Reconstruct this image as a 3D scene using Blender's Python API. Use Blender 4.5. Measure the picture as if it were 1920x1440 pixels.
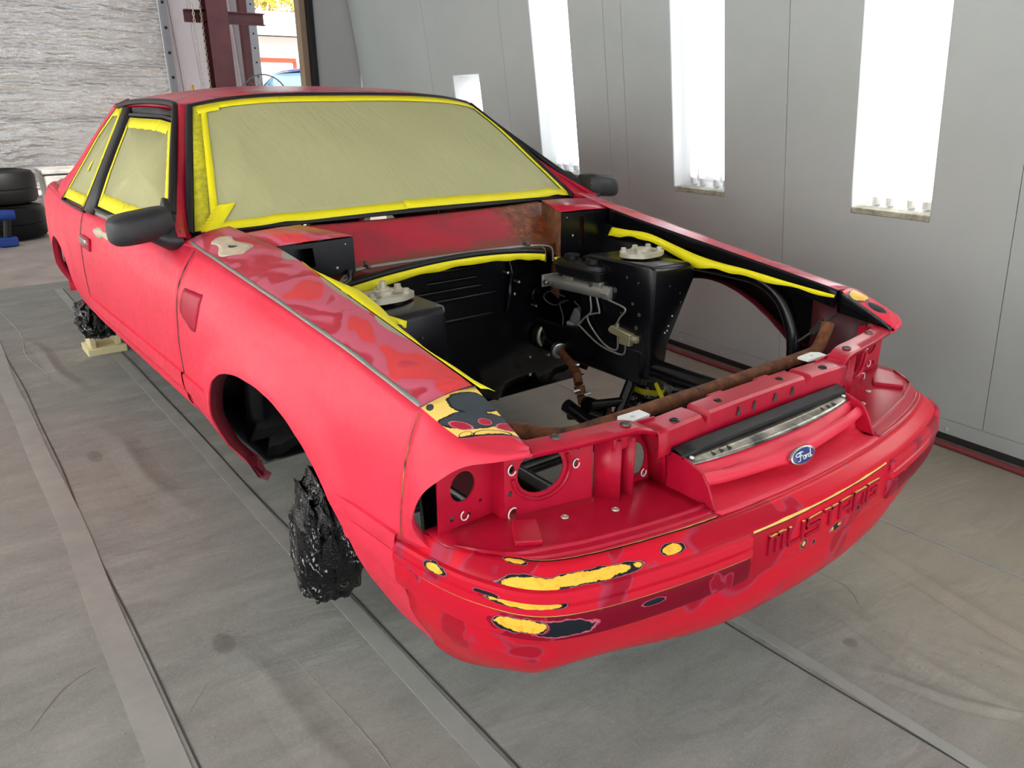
import bpy, bmesh, math, random
import numpy as np
from mathutils import Vector, Matrix
random.seed(4)
for o in list(bpy.data.objects): bpy.data.objects.remove(o)
scene = bpy.context.scene
COL = scene.collection
ZF = 0.05                                   # car frame sits this far above the floor datum

# ---------------------------------------------------------------- camera
cd = bpy.data.cameras.new('camera'); cam = bpy.data.objects.new('camera', cd); COL.objects.link(cam)
Rr = (0.7942052, -0.60762581, -0.0053841); Rd = (-0.21415392, -0.27159866, -0.93828155); Rf = (0.56866177, 0.74634111, -0.34583051)
M = Matrix(((Rr[0], -Rd[0], -Rf[0], -1.37165798), (Rr[1], -Rd[1], -Rf[1], -0.70101503), (Rr[2], -Rd[2], -Rf[2], 1.26425225 + ZF), (0, 0, 0, 1)))
cam.matrix_world = M
cd.sensor_width = 36; cd.lens = 1435.589 / 1920 * 36; cd.clip_start = .05; cd.clip_end = 300
scene.camera = cam

# ---------------------------------------------------------------- world, sun, exposure
scene.view_settings.view_transform = 'Standard'; scene.view_settings.look = 'None'
scene.view_settings.gamma = 1; scene.view_settings.use_curve_mapping = False
scene.view_settings.exposure = 0.06
w = bpy.data.worlds.new('world'); scene.world = w; w.use_nodes = True
bg = w.node_tree.nodes['Background']; bg.inputs[0].default_value = (.86, .93, 1, 1); bg.inputs[1].default_value = 1.9
sd = bpy.data.lights.new('sun', 'SUN'); sd.energy = 7.0; sd.angle = .02; sd.color = (1, .95, .86)
sun = bpy.data.objects.new('sun', sd); COL.objects.link(sun)
sun.rotation_euler = (math.radians(48), 0, math.radians(14))
TUBE = 12.5                                 # strength of the booth tubes

# ---------------------------------------------------------------- materials
def S(r, g, b):
    f = lambda c: (c / 255 / 12.92) if c / 255 <= .04045 else ((c / 255 + .055) / 1.055) ** 2.4
    return (f(r), f(g), f(b), 1)
class NT:
    """tiny node helper around one material"""
    def __init__(s, name):
        s.m = bpy.data.materials.new(name); s.m.use_nodes = True; s.t = s.m.node_tree; s.n = s.t.nodes; s.l = s.t.links
        s.p = s.n['Principled BSDF']; s.tc = None
    def new(s, k, **kw):
        n = s.n.new(k)
        for a, b in kw.items(): setattr(n, a, b)
        return n
    def obj(s):
        if not s.tc: s.tc = s.new('ShaderNodeTexCoord')
        return s.tc.outputs['Object']
    def link(s, a, b): s.l.new(a, b)
    def setin(s, sock, v):
        if hasattr(v, 'links'): s.l.new(v, sock)
        else: sock.default_value = v
    def noise(s, scale, detail=3, rough=.5, vec=None, dist=0.):
        n = s.new('ShaderNodeTexNoise'); n.inputs['Scale'].default_value = scale; n.inputs['Detail'].default_value = detail
        n.inputs['Roughness'].default_value = rough; n.inputs['Distortion'].default_value = dist
        s.link(vec or s.obj(), n.inputs['Vector']); return n.outputs[0]
    def map(s, loc=(0, 0, 0), rot=(0, 0, 0), sc=(1, 1, 1), vec=None, kind='TEXTURE'):
        n = s.new('ShaderNodeMapping', vector_type=kind); n.inputs['Location'].default_value = loc; n.inputs['Rotation'].default_value = rot; n.inputs['Scale'].default_value = sc
        s.link(vec or s.obj(), n.inputs['Vector']); return n.outputs[0]
    def math(s, op, a, b=0., c=0.):
        n = s.new('ShaderNodeMath', operation=op)
        for i, v in enumerate((a, b, c)): s.setin(n.inputs[i], v)
        return n.outputs[0]
    def ramp(s, fac, stops, interp='LINEAR'):
        n = s.new('ShaderNodeValToRGB'); r = n.color_ramp; r.interpolation = interp
        while len(r.elements) < len(stops): r.elements.new(.5)
        for e, (p, c) in zip(r.elements, stops):
            e.position = p; e.color = c if len(c) == 4 else (*c, 1)
        s.setin(n.inputs[0], fac); return n.outputs[0]
    def mix(s, fac, a, b, kind='MIX'):
        n = s.new('ShaderNodeMix', data_type='RGBA', blend_type=kind)
        s.setin(n.inputs[0], fac); s.setin(n.inputs[6], a); s.setin(n.inputs[7], b); return n.outputs[2]
    def sep(s, vec=None):
        n = s.new('ShaderNodeSeparateXYZ'); s.link(vec or s.obj(), n.inputs[0]); return n.outputs
    def bump(s, h, strength=.2, dist=.002):
        n = s.new('ShaderNodeBump'); n.inputs['Strength'].default_value = strength; n.inputs['Distance'].default_value = dist
        s.link(h, n.inputs['Height']); s.link(n.outputs[0], s.p.inputs['Normal'])
    def col(s, v): s.setin(s.p.inputs['Base Color'], v)
    def rough(s, v): s.setin(s.p.inputs['Roughness'], v)
    def blobs(s, L, wob=.5, scale=28, seed=0.):
        """smallest normalised distance to a set of ellipsoids (centre, radii, rz), edge wobbled by noise"""
        out = None
        for c, r, rot in L:
            v = s.map(c, rot if isinstance(rot, tuple) else (0, 0, rot), r)
            n = s.new('ShaderNodeVectorMath', operation='LENGTH'); s.link(v, n.inputs[0])
            out = n.outputs['Value'] if out is None else s.math('MINIMUM', out, n.outputs['Value'])
        nz = s.noise(scale, 3, .55, s.map((seed, seed, 0)))
        return s.math('ADD', out, s.math('MULTIPLY', s.math('SUBTRACT', nz, .5), wob))
def plain(name, c, rough=.5, metal=0., bump=None, var=None, spec=None, coat=0.):
    t = NT(name)
    t.p.inputs['Metallic'].default_value = metal; t.rough(rough)
    if spec is not None: t.p.inputs['Specular IOR Level'].default_value = spec
    if coat: t.p.inputs['Coat Weight'].default_value = coat
    if var:
        sc, c2 = var[0], var[1]
        f = t.ramp(t.noise(sc, 5, .6), [(.35, (0, 0, 0)), (.65, (1, 1, 1))])
        t.col(t.mix(f, c, c2))
    else: t.col(c)
    if bump: t.bump(t.noise(bump[0], 4), bump[1], bump[2] if len(bump) > 2 else .002)
    return t.m
RED = S(238, 54, 80); CRIM = S(190, 24, 52); MAR = S(142, 14, 38); PINK = S(206, 92, 118); ORG = S(224, 50, 50)
YEL = S(244, 196, 74); DK = S(30, 36, 42); GRYP = S(165, 162, 150)
def m_side():
    t = NT('sanded_red'); a = t.noise(5.5, 5, .6); b = t.noise(60, 3)
    c = t.mix(t.ramp(a, [(.35, (0, 0, 0)), (.75, (1, 1, 1))]), S(236, 52, 80), S(224, 40, 66))
    c = t.mix(t.math('MULTIPLY', t.ramp(t.noise(2.3, 4, .6, t.map((3, 1, 2))), [(.60, (0, 0, 0)), (.72, (1, 1, 1))]), .45), c, S(186, 30, 56))
    t.col(c); t.rough(t.ramp(b, [(.3, (.42,) * 3), (.7, (.55,) * 3)]))
    t.p.inputs['Specular IOR Level'].default_value = .45; return t.m
def m_top(name, seed, blobs=None):
    """wet-sanded paint: contour rings of old coats on a crimson ground"""
    t = NT(name); v = t.map((seed, seed * .7, 0), sc=(1, 1.5, 1))
    a = t.noise(7.5, 2.5, .45, v, .4)
    c = t.ramp(a, [(0, PINK), (.36, PINK), (.40, CRIM), (.47, S(178, 20, 48)), (.495, PINK), (.58, S(200, 84, 110)), (.60, ORG), (.68, S(226, 60, 62)), (.72, CRIM)])
    g = t.noise(160, 2); c = t.mix(t.math('MULTIPLY', g, .18), c, S(226, 120, 140))
    if blobs:
        d = t.blobs(blobs, .55, 22, seed)
        f = t.ramp(d, [(0, (1, 1, 1)), (.86, (1, 1, 1)), (.92, (0, 0, 0))])
        c = t.mix(f, c, GRYP)
    t.col(c); t.rough(.3); t.p.inputs['Specular IOR Level'].default_value = .5; return t.m
def m_chips(name, base, L, dark=None, crim=None, wob=.95, scale=30, rough=.3, yel=YEL, lines=()):
    """paint sanded through: yellow core, dark primer ring, thin pale feather edge"""
    t = NT(name); c = base
    if hasattr(base, '__call__'): c = base(t)
    for K, core in ((crim, S(150, 20, 48)), (dark, DK), (L, yel)):
        if not K: continue
        d = t.blobs(K, wob, scale, .3 if core is DK else 0.)
        f = t.ramp(d, [(0, (1, 1, 1)), (.97, (1, 1, 1)), (1., (0, 0, 0))])
        f2 = t.math('MULTIPLY', d, .62)
        d2 = t.math('MULTIPLY', t.blobs(K, wob * 1.1, scale * 1.25, 3.1), .62)
        if core is DK: k = t.ramp(f2, [(0, DK), (.50, DK), (.535, S(205, 110, 130)), (.60, S(150, 22, 48)), (.62, S(150, 22, 48))])
        elif core is yel:
            k = t.ramp(f2, [(0, DK), (.535, DK), (.56, S(190, 120, 134)), (.585, S(150, 26, 50)), (.61, S(150, 26, 50))])
            k = t.mix(t.math('MULTIPLY', t.ramp(d2, [(0, (1, 1, 1)), (.46, (1, 1, 1)), (.50, (0, 0, 0))]), t.math('LESS_THAN', f2, .52)), k, t.mix(t.ramp(t.noise(60, 3, .6), [(.5, (0, 0, 0)), (.62, (1, 1, 1))]), yel, S(236, 178, 58)))
        else: k = t.ramp(f2, [(0, core), (.5, S(165, 30, 58)), (.57, S(205, 100, 122)), (.61, S(180, 30, 56))])
        c = t.mix(f, c, k)
    if lines:
        o = t.sep(); nz = t.noise(9, 3, .6)
        for z, hw, x0, x1, th in lines:      # worn ridge at height z between x0 and x1
            f = t.math('LESS_THAN', t.math('ABSOLUTE', t.math('SUBTRACT', o[2], z)), t.math('MULTIPLY', hw, t.math('MULTIPLY_ADD', nz, 2.2, -th)))
            f = t.math('MULTIPLY', f, t.math('MULTIPLY', t.math('GREATER_THAN', o[0], x0), t.math('LESS_THAN', o[0], x1)))
            f3 = t.math('LESS_THAN', t.math('ABSOLUTE', t.math('SUBTRACT', o[2], z - hw * .8)), t.math('MULTIPLY', hw, t.math('MULTIPLY_ADD', nz, 2.4, -th)))
            f3 = t.math('MULTIPLY', f3, t.math('MULTIPLY', t.math('GREATER_THAN', o[0], x0), t.math('LESS_THAN', o[0], x1)))
            c = t.mix(f3, c, S(60, 30, 34)); c = t.mix(f, c, S(240, 200, 110))
    t.col(c); t.rough(rough); t.p.inputs['Specular IOR Level'].default_value = .13; return t.m
def rings(a_, b_, sc=4.5, seed=0.):
    """two sanded coats with a pale feather line between them"""
    def f(t):
        n = t.noise(sc, 3, .55, t.map((seed, seed, seed)), .5)
        return t.ramp(n, [(0, a_), (.535, a_), (.548, S(176, 56, 82)), (.56, b_), (.64, b_), (.652, S(160, 48, 74)), (.664, S(128, 12, 38))])
    return f
MT = {}
def init_mats():
    MT['side'] = m_side()
    MT['black'] = plain('bay_black', (.0028, .0028, .0045, 1), .26, bump=(35, .05), spec=.4)
    MT['screw'] = plain('dull_screw', (.12, .10, .10, 1), .4, .7)
    MT['rubber'] = plain('black_trim', (.008, .008, .010, 1), .42, spec=.4)
    MT['mirror'] = plain('mirror_black', (.022, .023, .026, 1), .48, var=(40, (.014, .015, .017, 1)))
    MT['crim'] = plain('crimson_paint', S(172, 15, 44), .3, var=(9, S(190, 24, 54)), spec=.35)
    MT['tape'] = plain('yellow_tape', S(246, 232, 12), .55, bump=(70, .25))
    MT['tape2'] = plain('yellow_tape_worn', S(214, 206, 24), .6, bump=(120, .3), var=(55, S(172, 166, 40)))
    MT['steel'] = plain('bright_steel', (.55, .55, .53, 1), .28, 1.)
    MT['zinc'] = plain('zinc_plate', S(196, 190, 172), .42, .55, bump=(90, .1))
    MT['alu'] = plain('cast_aluminium', S(150, 148, 142), .5, .6, bump=(160, .25))
    MT['gold'] = plain('yellow_zinc', S(178, 172, 140), .4, .6)
    t = NT('rust'); a = t.noise(38, 6, .65); t.col(t.ramp(a, [(.3, S(58, 32, 20)), (.5, S(104, 58, 30)), (.7, S(132, 86, 50))])); t.rough(.8); t.bump(a, .4); MT['rust'] = t.m
    MT['cap'] = plain('cap_plastic', (.004, .004, .005, 1), .38, spec=.35)
    MT['grey'] = plain('grey_strip', S(150, 150, 144), .4, .3)
    MT['conc'] = plain('conduit', (.02, .02, .022, 1), .4)
init_mats()

# ---------------------------------------------------------------- mesh helpers
def link(o, parent=None):
    COL.objects.link(o)
    if parent: o.parent = parent
    return o
def tag(o, label=None, cat=None, group=None, kind=None):
    for k, v in (('label', label), ('category', cat), ('group', group), ('kind', kind)):
        if v: o[k] = v
    return o
def empty(name, loc=(0, 0, 0), parent=None):
    o = bpy.data.objects.new(name, None); o.location = loc; o.empty_display_size = .05
    return link(o, parent)
def finish(name, bm, mats, parent=None, smooth=40, thick=0, off=-1., moff=0, bevel=0, sub=0, loc=None, recalc=True):
    if recalc: bmesh.ops.recalc_face_normals(bm, faces=bm.faces[:])
    me = bpy.data.meshes.new(name); bm.to_mesh(me); bm.free()
    for m in (mats if isinstance(mats, (list, tuple)) else [mats]): me.materials.append(MT[m] if isinstance(m, str) else m)
    if smooth:
        for p in me.polygons: p.use_smooth = True
        me.set_sharp_from_angle(angle=math.radians(smooth))
    o = bpy.data.objects.new(name, me); link(o, parent)
    if loc: o.location = loc
    if sub:
        s = o.modifiers.new('s', 'SUBSURF'); s.levels = sub; s.render_levels = sub
    if thick:
        s = o.modifiers.new('t', 'SOLIDIFY'); s.thickness = thick; s.offset = off; s.material_offset = moff
    if bevel:
        s = o.modifiers.new('b', 'BEVEL'); s.width = bevel; s.segments = 2; s.limit_method = 'ANGLE'
    return o
def addgrid(bm, rows, closed=False, mi=0):
    V = [[bm.verts.new(tuple(p)) for p in r] for r in rows]
    n = len(rows[0])
    for i in range(len(V) - 1):
        for j in range(n if closed else n - 1):
            k = (j + 1) % n
            try: f = bm.faces.new((V[i][j], V[i][k], V[i + 1][k], V[i + 1][j])); f.material_index = mi
            except ValueError: pass
    return V
def orient(bm, d):
    """flip all faces so that they look along d(face centre)"""
    s = 0
    for f in bm.faces: s += f.normal.dot(Vector(d)) * f.calc_area()
    if s < 0: bmesh.ops.reverse_faces(bm, faces=bm.faces[:])
def sheet(name, rows, mats, parent=None, d=(0, 0, 1), thick=.003, smooth=40, **kw):
    bm = bmesh.new(); addgrid(bm, rows); bmesh.ops.remove_doubles(bm, verts=bm.verts[:], dist=1e-5); bm.normal_update(); bmesh.ops.recalc_face_normals(bm, faces=bm.faces[:]); bm.normal_update(); orient(bm, d)
    return finish(name, bm, mats, parent, smooth, thick, recalc=False, **kw)
def addbox(bm, c, s, rot=None, mi=0):
    M = Matrix.Translation(c) @ (rot.to_4x4() if rot else Matrix()) @ Matrix.Diagonal((*s, 1))
    r = bmesh.ops.create_cube(bm, size=1, matrix=M)
    for v in r['verts']:
        for f in v.link_faces: f.material_index = mi
def box(name, c, s, mat, parent=None, rot=None, bevel=.004, **kw):
    bm = bmesh.new(); addbox(bm, c, s, rot); return finish(name, bm, mat, parent, 30, bevel=bevel, **kw)
def frame_of(d):
    d = Vector(d).normalized(); a = Vector((0, 0, 1)) if abs(d.z) < .9 else Vector((1, 0, 0))
    x = d.cross(a).normalized(); return x, d.cross(x)
def spline(P, n):
    """Catmull-Rom through the points"""
    P = [Vector(p) for p in P]; out = []
    for i in range(len(P) - 1):
        a = P[i - 1] if i else P[0] * 2 - P[1]; b, c = P[i], P[i + 1]; d = P[i + 2] if i + 2 < len(P) else P[-1] * 2 - P[-2]
        for k in range(n):
            t = k / n
            out.append(.5 * ((2 * b) + (c - a) * t + (2 * a - 5 * b + 4 * c - d) * t * t + (3 * b - a - 3 * c + d) * t ** 3))
    return out + [P[-1]]
def addtube(bm, P, r, seg=10, cap=True, mi=0):
    P = [Vector(p) for p in P]; rings = []
    x0, y0 = frame_of(P[1] - P[0])
    for i, p in enumerate(P):
        d = (P[min(i + 1, len(P) - 1)] - P[max(i - 1, 0)]).normalized()
        x0 = (x0 - d * x0.dot(d)).normalized(); y0 = d.cross(x0)
        rr = float(np.interp(i * (len(r) - 1) / (len(P) - 1), range(len(r)), r)) if isinstance(r, (list, tuple)) else r
        rings.append([p + (x0 * math.cos(2 * math.pi * k / seg) + y0 * math.sin(2 * math.pi * k / seg)) * rr for k in range(seg)])
    V = addgrid(bm, rings, True, mi)
    if cap:
        for q in (V[0][::-1], V[-1]):
            try: f = bm.faces.new(q); f.material_index = mi
            except ValueError: pass
def tube(name, P, r, mat, parent=None, seg=10, sm=0, **kw):
    bm = bmesh.new(); addtube(bm, spline(P, sm) if sm else P, r, seg); return finish(name, bm, mat, parent, 50, **kw)
def lathe(name, c, axis, prof, mat, parent=None, seg=20, **kw):
    """prof: (distance along axis, radius)"""
    a = Vector(axis).normalized(); bm = bmesh.new()
    x, y = frame_of(a); c = Vector(c)
    rings = [[c + a * h + (x * math.cos(2 * math.pi * k / seg) + y * math.sin(2 * math.pi * k / seg)) * max(r, 1e-4) for k in range(seg)] for h, r in prof]
    V = addgrid(bm, rings, True)
    for q in (V[0][::-1], V[-1]): bm.faces.new(q)
    return finish(name, bm, mat, parent, 35, **kw)
def prism(name, poly, ex, mat, parent=None, **kw):
    """polygon of 3-D points extruded by vector ex"""
    bm = bmesh.new(); e = Vector(ex)
    a = [bm.verts.new(p) for p in poly]; b = [bm.verts.new(Vector(p) + e) for p in poly]; n = len(a)
    bm.faces.new(a); bm.faces.new(b[::-1])
    for i in range(n): bm.faces.new((a[i], a[(i + 1) % n], b[(i + 1) % n], b[i]))
    return finish(name, bm, mat, parent, 30, **kw)
def plate(name, outer, holes, M, thick, mat, parent=None, bevel=0., res=24):
    """flat plate with holes, drawn in the local XY plane of M and thickened along its Z. holes: (x,y,rx,ry) or point lists"""
    cu = bpy.data.curves.new('tmp', 'CURVE'); cu.dimensions = '2D'; cu.fill_mode = 'BOTH'; cu.extrude = thick / 2; cu.bevel_depth = bevel; cu.bevel_resolution = 1
    L = [outer]
    for h in holes:
        L.append(h if isinstance(h, list) else [(h[0] + h[2] * math.cos(2 * math.pi * k / res), h[1] + h[3] * math.sin(2 * math.pi * k / res)) for k in range(res)])
    for pts in L:
        sp = cu.splines.new('POLY'); sp.points.add(len(pts) - 1); sp.use_cyclic_u = True
        for q, p in zip(sp.points, pts): q.co = (p[0], p[1], 0, 1)
    t = bpy.data.objects.new('tmp', cu); COL.objects.link(t)
    dg = bpy.context.evaluated_depsgraph_get(); me = bpy.data.meshes.new_from_object(t.evaluated_get(dg)); bpy.data.objects.remove(t); bpy.data.curves.remove(cu)
    me.transform(M); me.materials.clear(); me.materials.append(MT[mat] if isinstance(mat, str) else mat); me.name = name
    for p in me.polygons: p.use_smooth = False
    o = bpy.data.objects.new(name, me); return link(o, parent)
def basis(o, x, y, z):
    m = Matrix((x, y, z)).transposed().to_4x4(); m.translation = Vector(o); return m
def copy_of(o, parent=None, loc=None):
    c = o.copy(); COL.objects.link(c)
    if parent: c.parent = parent
    if loc is not None: c.location = loc
    return c
# ================================================================ the room
t = NT('booth_paint'); a = t.noise(1.3, 4, .6); t.col(t.ramp(a, [(.3, S(174, 182, 180)), (.7, S(184, 191, 189))])); t.rough(.42); t.bump(t.noise(45, 3), .05); MT['wall'] = t.m
MT['wall2'] = plain('jamb_paint', S(178, 180, 180), .5)
MT['rail'] = plain('base_rail', S(150, 146, 140), .5, var=(12, S(120, 112, 104)))
t = NT('floor_sheet')
sv = t.map(sc=(1, .35, 1)); a = t.noise(3.2, 8, .68, sv); b = t.noise(46, 4, .6); w_ = t.noise(1.1, 3, .5)
c = t.ramp(a, [(.28, S(122, 124, 121)), (.5, S(141, 142, 138)), (.72, S(158, 158, 153))])
c = t.mix(t.math('MULTIPLY', b, .30), c, S(98, 98, 94)); c = t.mix(t.math('MULTIPLY', t.ramp(t.noise(120, 3, .6, t.map(sc=(1, .5, 1))), [(.52, (0, 0, 0)), (.7, (1, 1, 1))]), .3), c, S(188, 186, 176)); px_ = t.sep()[0]; c = t.mix(t.math('MULTIPLY', t.ramp(px_, [(0, (0, 0, 0)), (.1, (0, 0, 0)), (.7, (1, 1, 1))]), .55), c, S(168, 155, 134)); c = t.mix(t.ramp(t.blobs([((.303, .061, 0), (.022, .02, 1), 0), ((-.98, 1.05, 0), (.03, .05, 1), 0), ((-1.02, 2.5, 0), (.03, .07, 1), 0)], .5, 40), [(0, (.5,) * 3), (.8, (.35,) * 3), (1, (0, 0, 0))]), c, S(70, 62, 54)); c = t.mix(t.math('MULTIPLY', t.ramp(w_, [(.5, (0, 0, 0)), (.75, (1, 1, 1))]), .35), c, S(148, 136, 128))
sp = t.noise(70, 2, .5, t.map((5, 2, 0))); c = t.mix(t.ramp(sp, [(.74, (0, 0, 0)), (.78, (.7, .7, .7))]), c, S(70, 66, 62))
t.col(c); t.rough(.72); t.bump(t.math('ADD', t.math('MULTIPLY', t.noise(2.4, 3, .5, sv, .8), 2.2), t.math('MULTIPLY', b, .15)), .35, .02); MT['floor'] = t.m
t = NT('concrete'); a = t.noise(2.2, 7, .65); t.col(t.ramp(a, [(.3, S(150, 138, 130)), (.55, S(178, 166, 158)), (.75, S(196, 186, 178))])); t.rough(.6); MT['concrete'] = t.m
MT['seam'] = plain('floor_seam_tape', S(142, 143, 139), .5, var=(7, S(156, 156, 151)))
MT['groove'] = plain('groove', (.05, .048, .045, 1), .8)
MT['hose'] = plain('red_hose', S(132, 52, 58), .5)
MT['white'] = plain('white_enamel', (.82, .83, .82, 1), .35)
MT['ledge'] = plain('dusty_ledge', S(190, 190, 172), .6, var=(25, S(140, 138, 120)))
t = NT('foil_insulation'); a = t.noise(9, 6, .62, t.map(sc=(2.2, 1, .5))); b = t.noise(2.5, 5, .6, t.map(sc=(3, 1, .35)))
t.col(t.ramp(b, [(.3, S(205, 200, 196)), (.7, S(240, 238, 235))])); t.p.inputs['Metallic'].default_value = .8; t.rough(t.ramp(a, [(.3, (.18,) * 3), (.7, (.42,) * 3)]))
vz = t.sep()[2]; wv = t.math('SINE', t.math('ADD', t.math('MULTIPLY', vz, 60.), t.math('MULTIPLY', t.noise(3, 3), 12.)))
t.bump(t.math('ADD', t.math('ADD', t.math('MULTIPLY', a, 1.1), t.math('MULTIPLY', t.noise(60, 3, .6, t.map(sc=(.5, 1, 2.5))), .35)), t.math('ADD', t.math('MULTIPLY', b, 2.5), t.math('MULTIPLY', wv, .30))), .8, .03); MT['foil'] = t.m
MT['oxide'] = plain('oxide_steel', S(74, 20, 24), .5, var=(6, S(92, 32, 34)))
MT['vinyl'] = plain('white_vinyl', S(206, 196, 198), .45, bump=(9, .5, .03))
MT['frame'] = plain('grey_metal_frame', S(150, 150, 152), .45, .3)
MT['bone'] = plain('ceiling_white', S(205, 204, 200), .7)

# floor: booth sheet and the concrete of the shop beyond
fl = box('floor', (-1.2, 1.2, -.03), (9, 10, .06), 'floor', bevel=0); tag(fl, 'grey fabric-like sheet covering the spray booth floor', kind='structure')
f2 = box('floor', (2.0, 10.4, -.035), (18, 8.6, .06), 'concrete', bevel=0); tag(f2, 'bare pale concrete floor beyond the booth', kind='structure')
yard = box('ground', (6, 34, -.06), (80, 40, .06), 'concrete', bevel=0); tag(yard, 'sunlit paved yard outside the doorway', kind='structure')
def fstrip(x0, x1, y0, y1, w_, wob, mat, h=.0025, n=40, name='seam_tape'):
    bm = bmesh.new(); rows = []
    ph = random.random() * 9
    for i in range(n + 1):
        y = y0 + (y1 - y0) * i / n; x = x0 + (x1 - x0) * i / n + wob * (math.sin(y * 2.1 + ph) + .5 * math.sin(y * 5.3 + ph))
        rows.append([(x - w_ / 2, y, 0), (x - w_ / 2, y, h), (x + w_ / 2, y, h), (x + w_ / 2, y, 0)])
    addgrid(bm, rows); return finish(name, bm, mat, fl, 0)
fstrip(-.655, -.655, -1.6, 5.9, .05, .003, 'seam')
fstrip(-.622, -.622, -1.6, 5.9, .005, .003, 'groove', .002, name='seam_line')
fstrip(-1.20, -1.19, -1.6, 5.6, .075, .006, 'seam')
fstrip(-1.152, -1.142, -1.6, 5.6, .004, .006, 'groove', .002, name='seam_line')
fstrip(.150, .135, -1.2, 2.2, .032, .006, 'seam')
fstrip(.128, .113, -1.2, 2.2, .004, .006, 'groove', .002, name='seam_line')
fstrip(.945, .98, -1.2, 3, .012, .006, 'seam')
# wrinkles pressed into the sheet
for (x0, y0, x1, y1, a, wd) in [(.80, .45, .55, -.9, .012, .05), (.20, .03, .45, -.45, .006, .03), (.42, .30, .36, -.5, .006, .05), (-1.75, 3.4, -1.32, 3.1, .010, .06), (-1.02, 4.6, -.92, 3.3, .010, .05), (.50, -.05, .70, -.9, .008, .04), (-1.0, 1.2, -.85, .2, .006, .06), (-.95, 2.9, -.85, 1.7, .008, .07)]:
    rows = []
    for i in range(17):
        s = i / 16; px = x0 + (x1 - x0) * s + .015 * math.sin(s * 9 + x0); py = y0 + (y1 - y0) * s
        nx, ny = -(y1 - y0), (x1 - x0); L = math.hypot(nx, ny); nx /= L; ny /= L; h = a * math.sin(math.pi * s)
        rows.append([(px + nx * wd * q, py + ny * wd * q, .0008 + h * e) for q, e in ((-1, 0), (-.5, .3), (-.15, .9), (.1, 1), (.3, .45), (1, 0))])
    bm = bmesh.new(); addgrid(bm, rows); finish('sheet_wrinkle', bm, 'floor', fl, 80)

# creases and scuffs with their own little relief
for P, r in (([(-1.073, 5.4, 0), (-1.03, 4.7, 0), (-1.06, 4.2, 0), (-1.03, 3.88, 0), (-1.0, 3.6, 0)], .004), ([(-1.42, 1.02, 0), (-1.34, 1.12, 0), (-1.26, 1.16, 0)], .0025), ([(-1.12, .86, 0), (-1.06, .93, 0)], .0025), ([(-1.10, .86, 0), (-1.10, .80, 0)], .002), ([(.5, .42, 0), (.52, .2, 0), (.40, .05, 0), (.45, -.15, 0)], .002), ([(.20, .03, 0), (.28, -.1, 0), (.37, -.32, 0)], .002), ([(.62, .05, 0), (.64, .0, 0)], .003), ([(-.86, .9, 0), (-.83, .5, 0), (-.85, .3, 0)], .002)):
    tube('sheet_crease', P, [r * .3] + [r] * (len(P) - 2) + [r * .3], 'rail', fl, 6, 4)
# right booth wall: leans 7 degrees towards the car; local X runs along it, Y into the room, Z up it
WU = Vector((.08085858, .99672558, 0)); WV = Vector((-.1267817, .01028507, .99187732)); WY = WV.cross(WU)
WM = basis((1.72814573, .19013471, 0), WU, WY, WV)
wall = empty('wall_right'); wall.matrix_world = WM; tag(wall, 'grey painted spray booth wall of tall panels with recessed lights', kind='structure')
LIGHTS = [(-.55, -.22, .885, 2.45), (.467, .801, .885, 2.45), (1.484, 1.827, .885, 2.45), (2.62, 2.998, .885, 2.45), (3.664, 4.035, .30, 1.505)]
seams = [-2.0, -.83, .167, 1.135, 2.178, 2.32, 3.33, 4.36, 5.70]
VT = 2.78
for a, b in zip(seams[:-1], seams[1:]):
    a += .0015; b -= .0015
    hs = [q for q in LIGHTS if a < q[0] and q[1] < b]
    holes = [[(q[0], q[2]), (q[1], q[2]), (q[1], q[3]), (q[0], q[3])] for q in hs]
    plate('wall_panel', [(a, .108), (b, .108), (b, VT), (a, VT)], holes, basis((0, -.006, 0), (1, 0, 0), (0, 0, 1), (0, -1, 0)), .012, 'wall', wall)
def winbox(name, u0, u1, y0, y1, v0, v1, mat, bevel=0.):
    return box(name, ((u0 + u1) / 2, (y0 + y1) / 2, (v0 + v1) / 2), (u1 - u0, y1 - y0, v1 - v0), mat, wall, bevel=bevel)
winbox('base_panel', -2, 5.7, -.02, .004, .046, .106, 'wall')
winbox('gap_backing', -2, 5.7, -.05, -.03, -.02, .05, 'groove')
winbox('backing', -2, 5.7, -.20, -.19, 0, VT, 'wall2')
for i in range(22): lathe('rivet', (-.9 + i * .3, .004, .066), (0, 1, 0), [(0, .009), (.003, .008), (.005, .004), (.006, 0)], 'wall', wall, 10)
for u, v in ((2.26, 1.17), (2.26, 1.125), (2.5, 1.25)): lathe('rivet', (u, 0, v), (0, 1, 0), [(0, .007), (.003, .006), (.005, .003)], 'wall', wall, 10)
wj = box('wall_jamb', (1.80, 5.94, 1.4), (.40, .06, 2.8), 'wall2', wall, bevel=0); wj.matrix_parent_inverse = WM.inverted()
# dark door frame edge beside the jamb
wd = box('trim_4', (1.525, 6.0, 1.4), (.05, .10, 2.8), plain('raw_timber', S(150, 130, 108), .7), bevel=0); tag(wd, 'raw timber edge of the booth doorway', kind='structure')
df = box('trim_1', (1.575, 5.94, 1.4), (.045, .10, 2.8), 'rubber', bevel=0); tag(df, 'thin black edge of the booth doorway', kind='structure')

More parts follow.
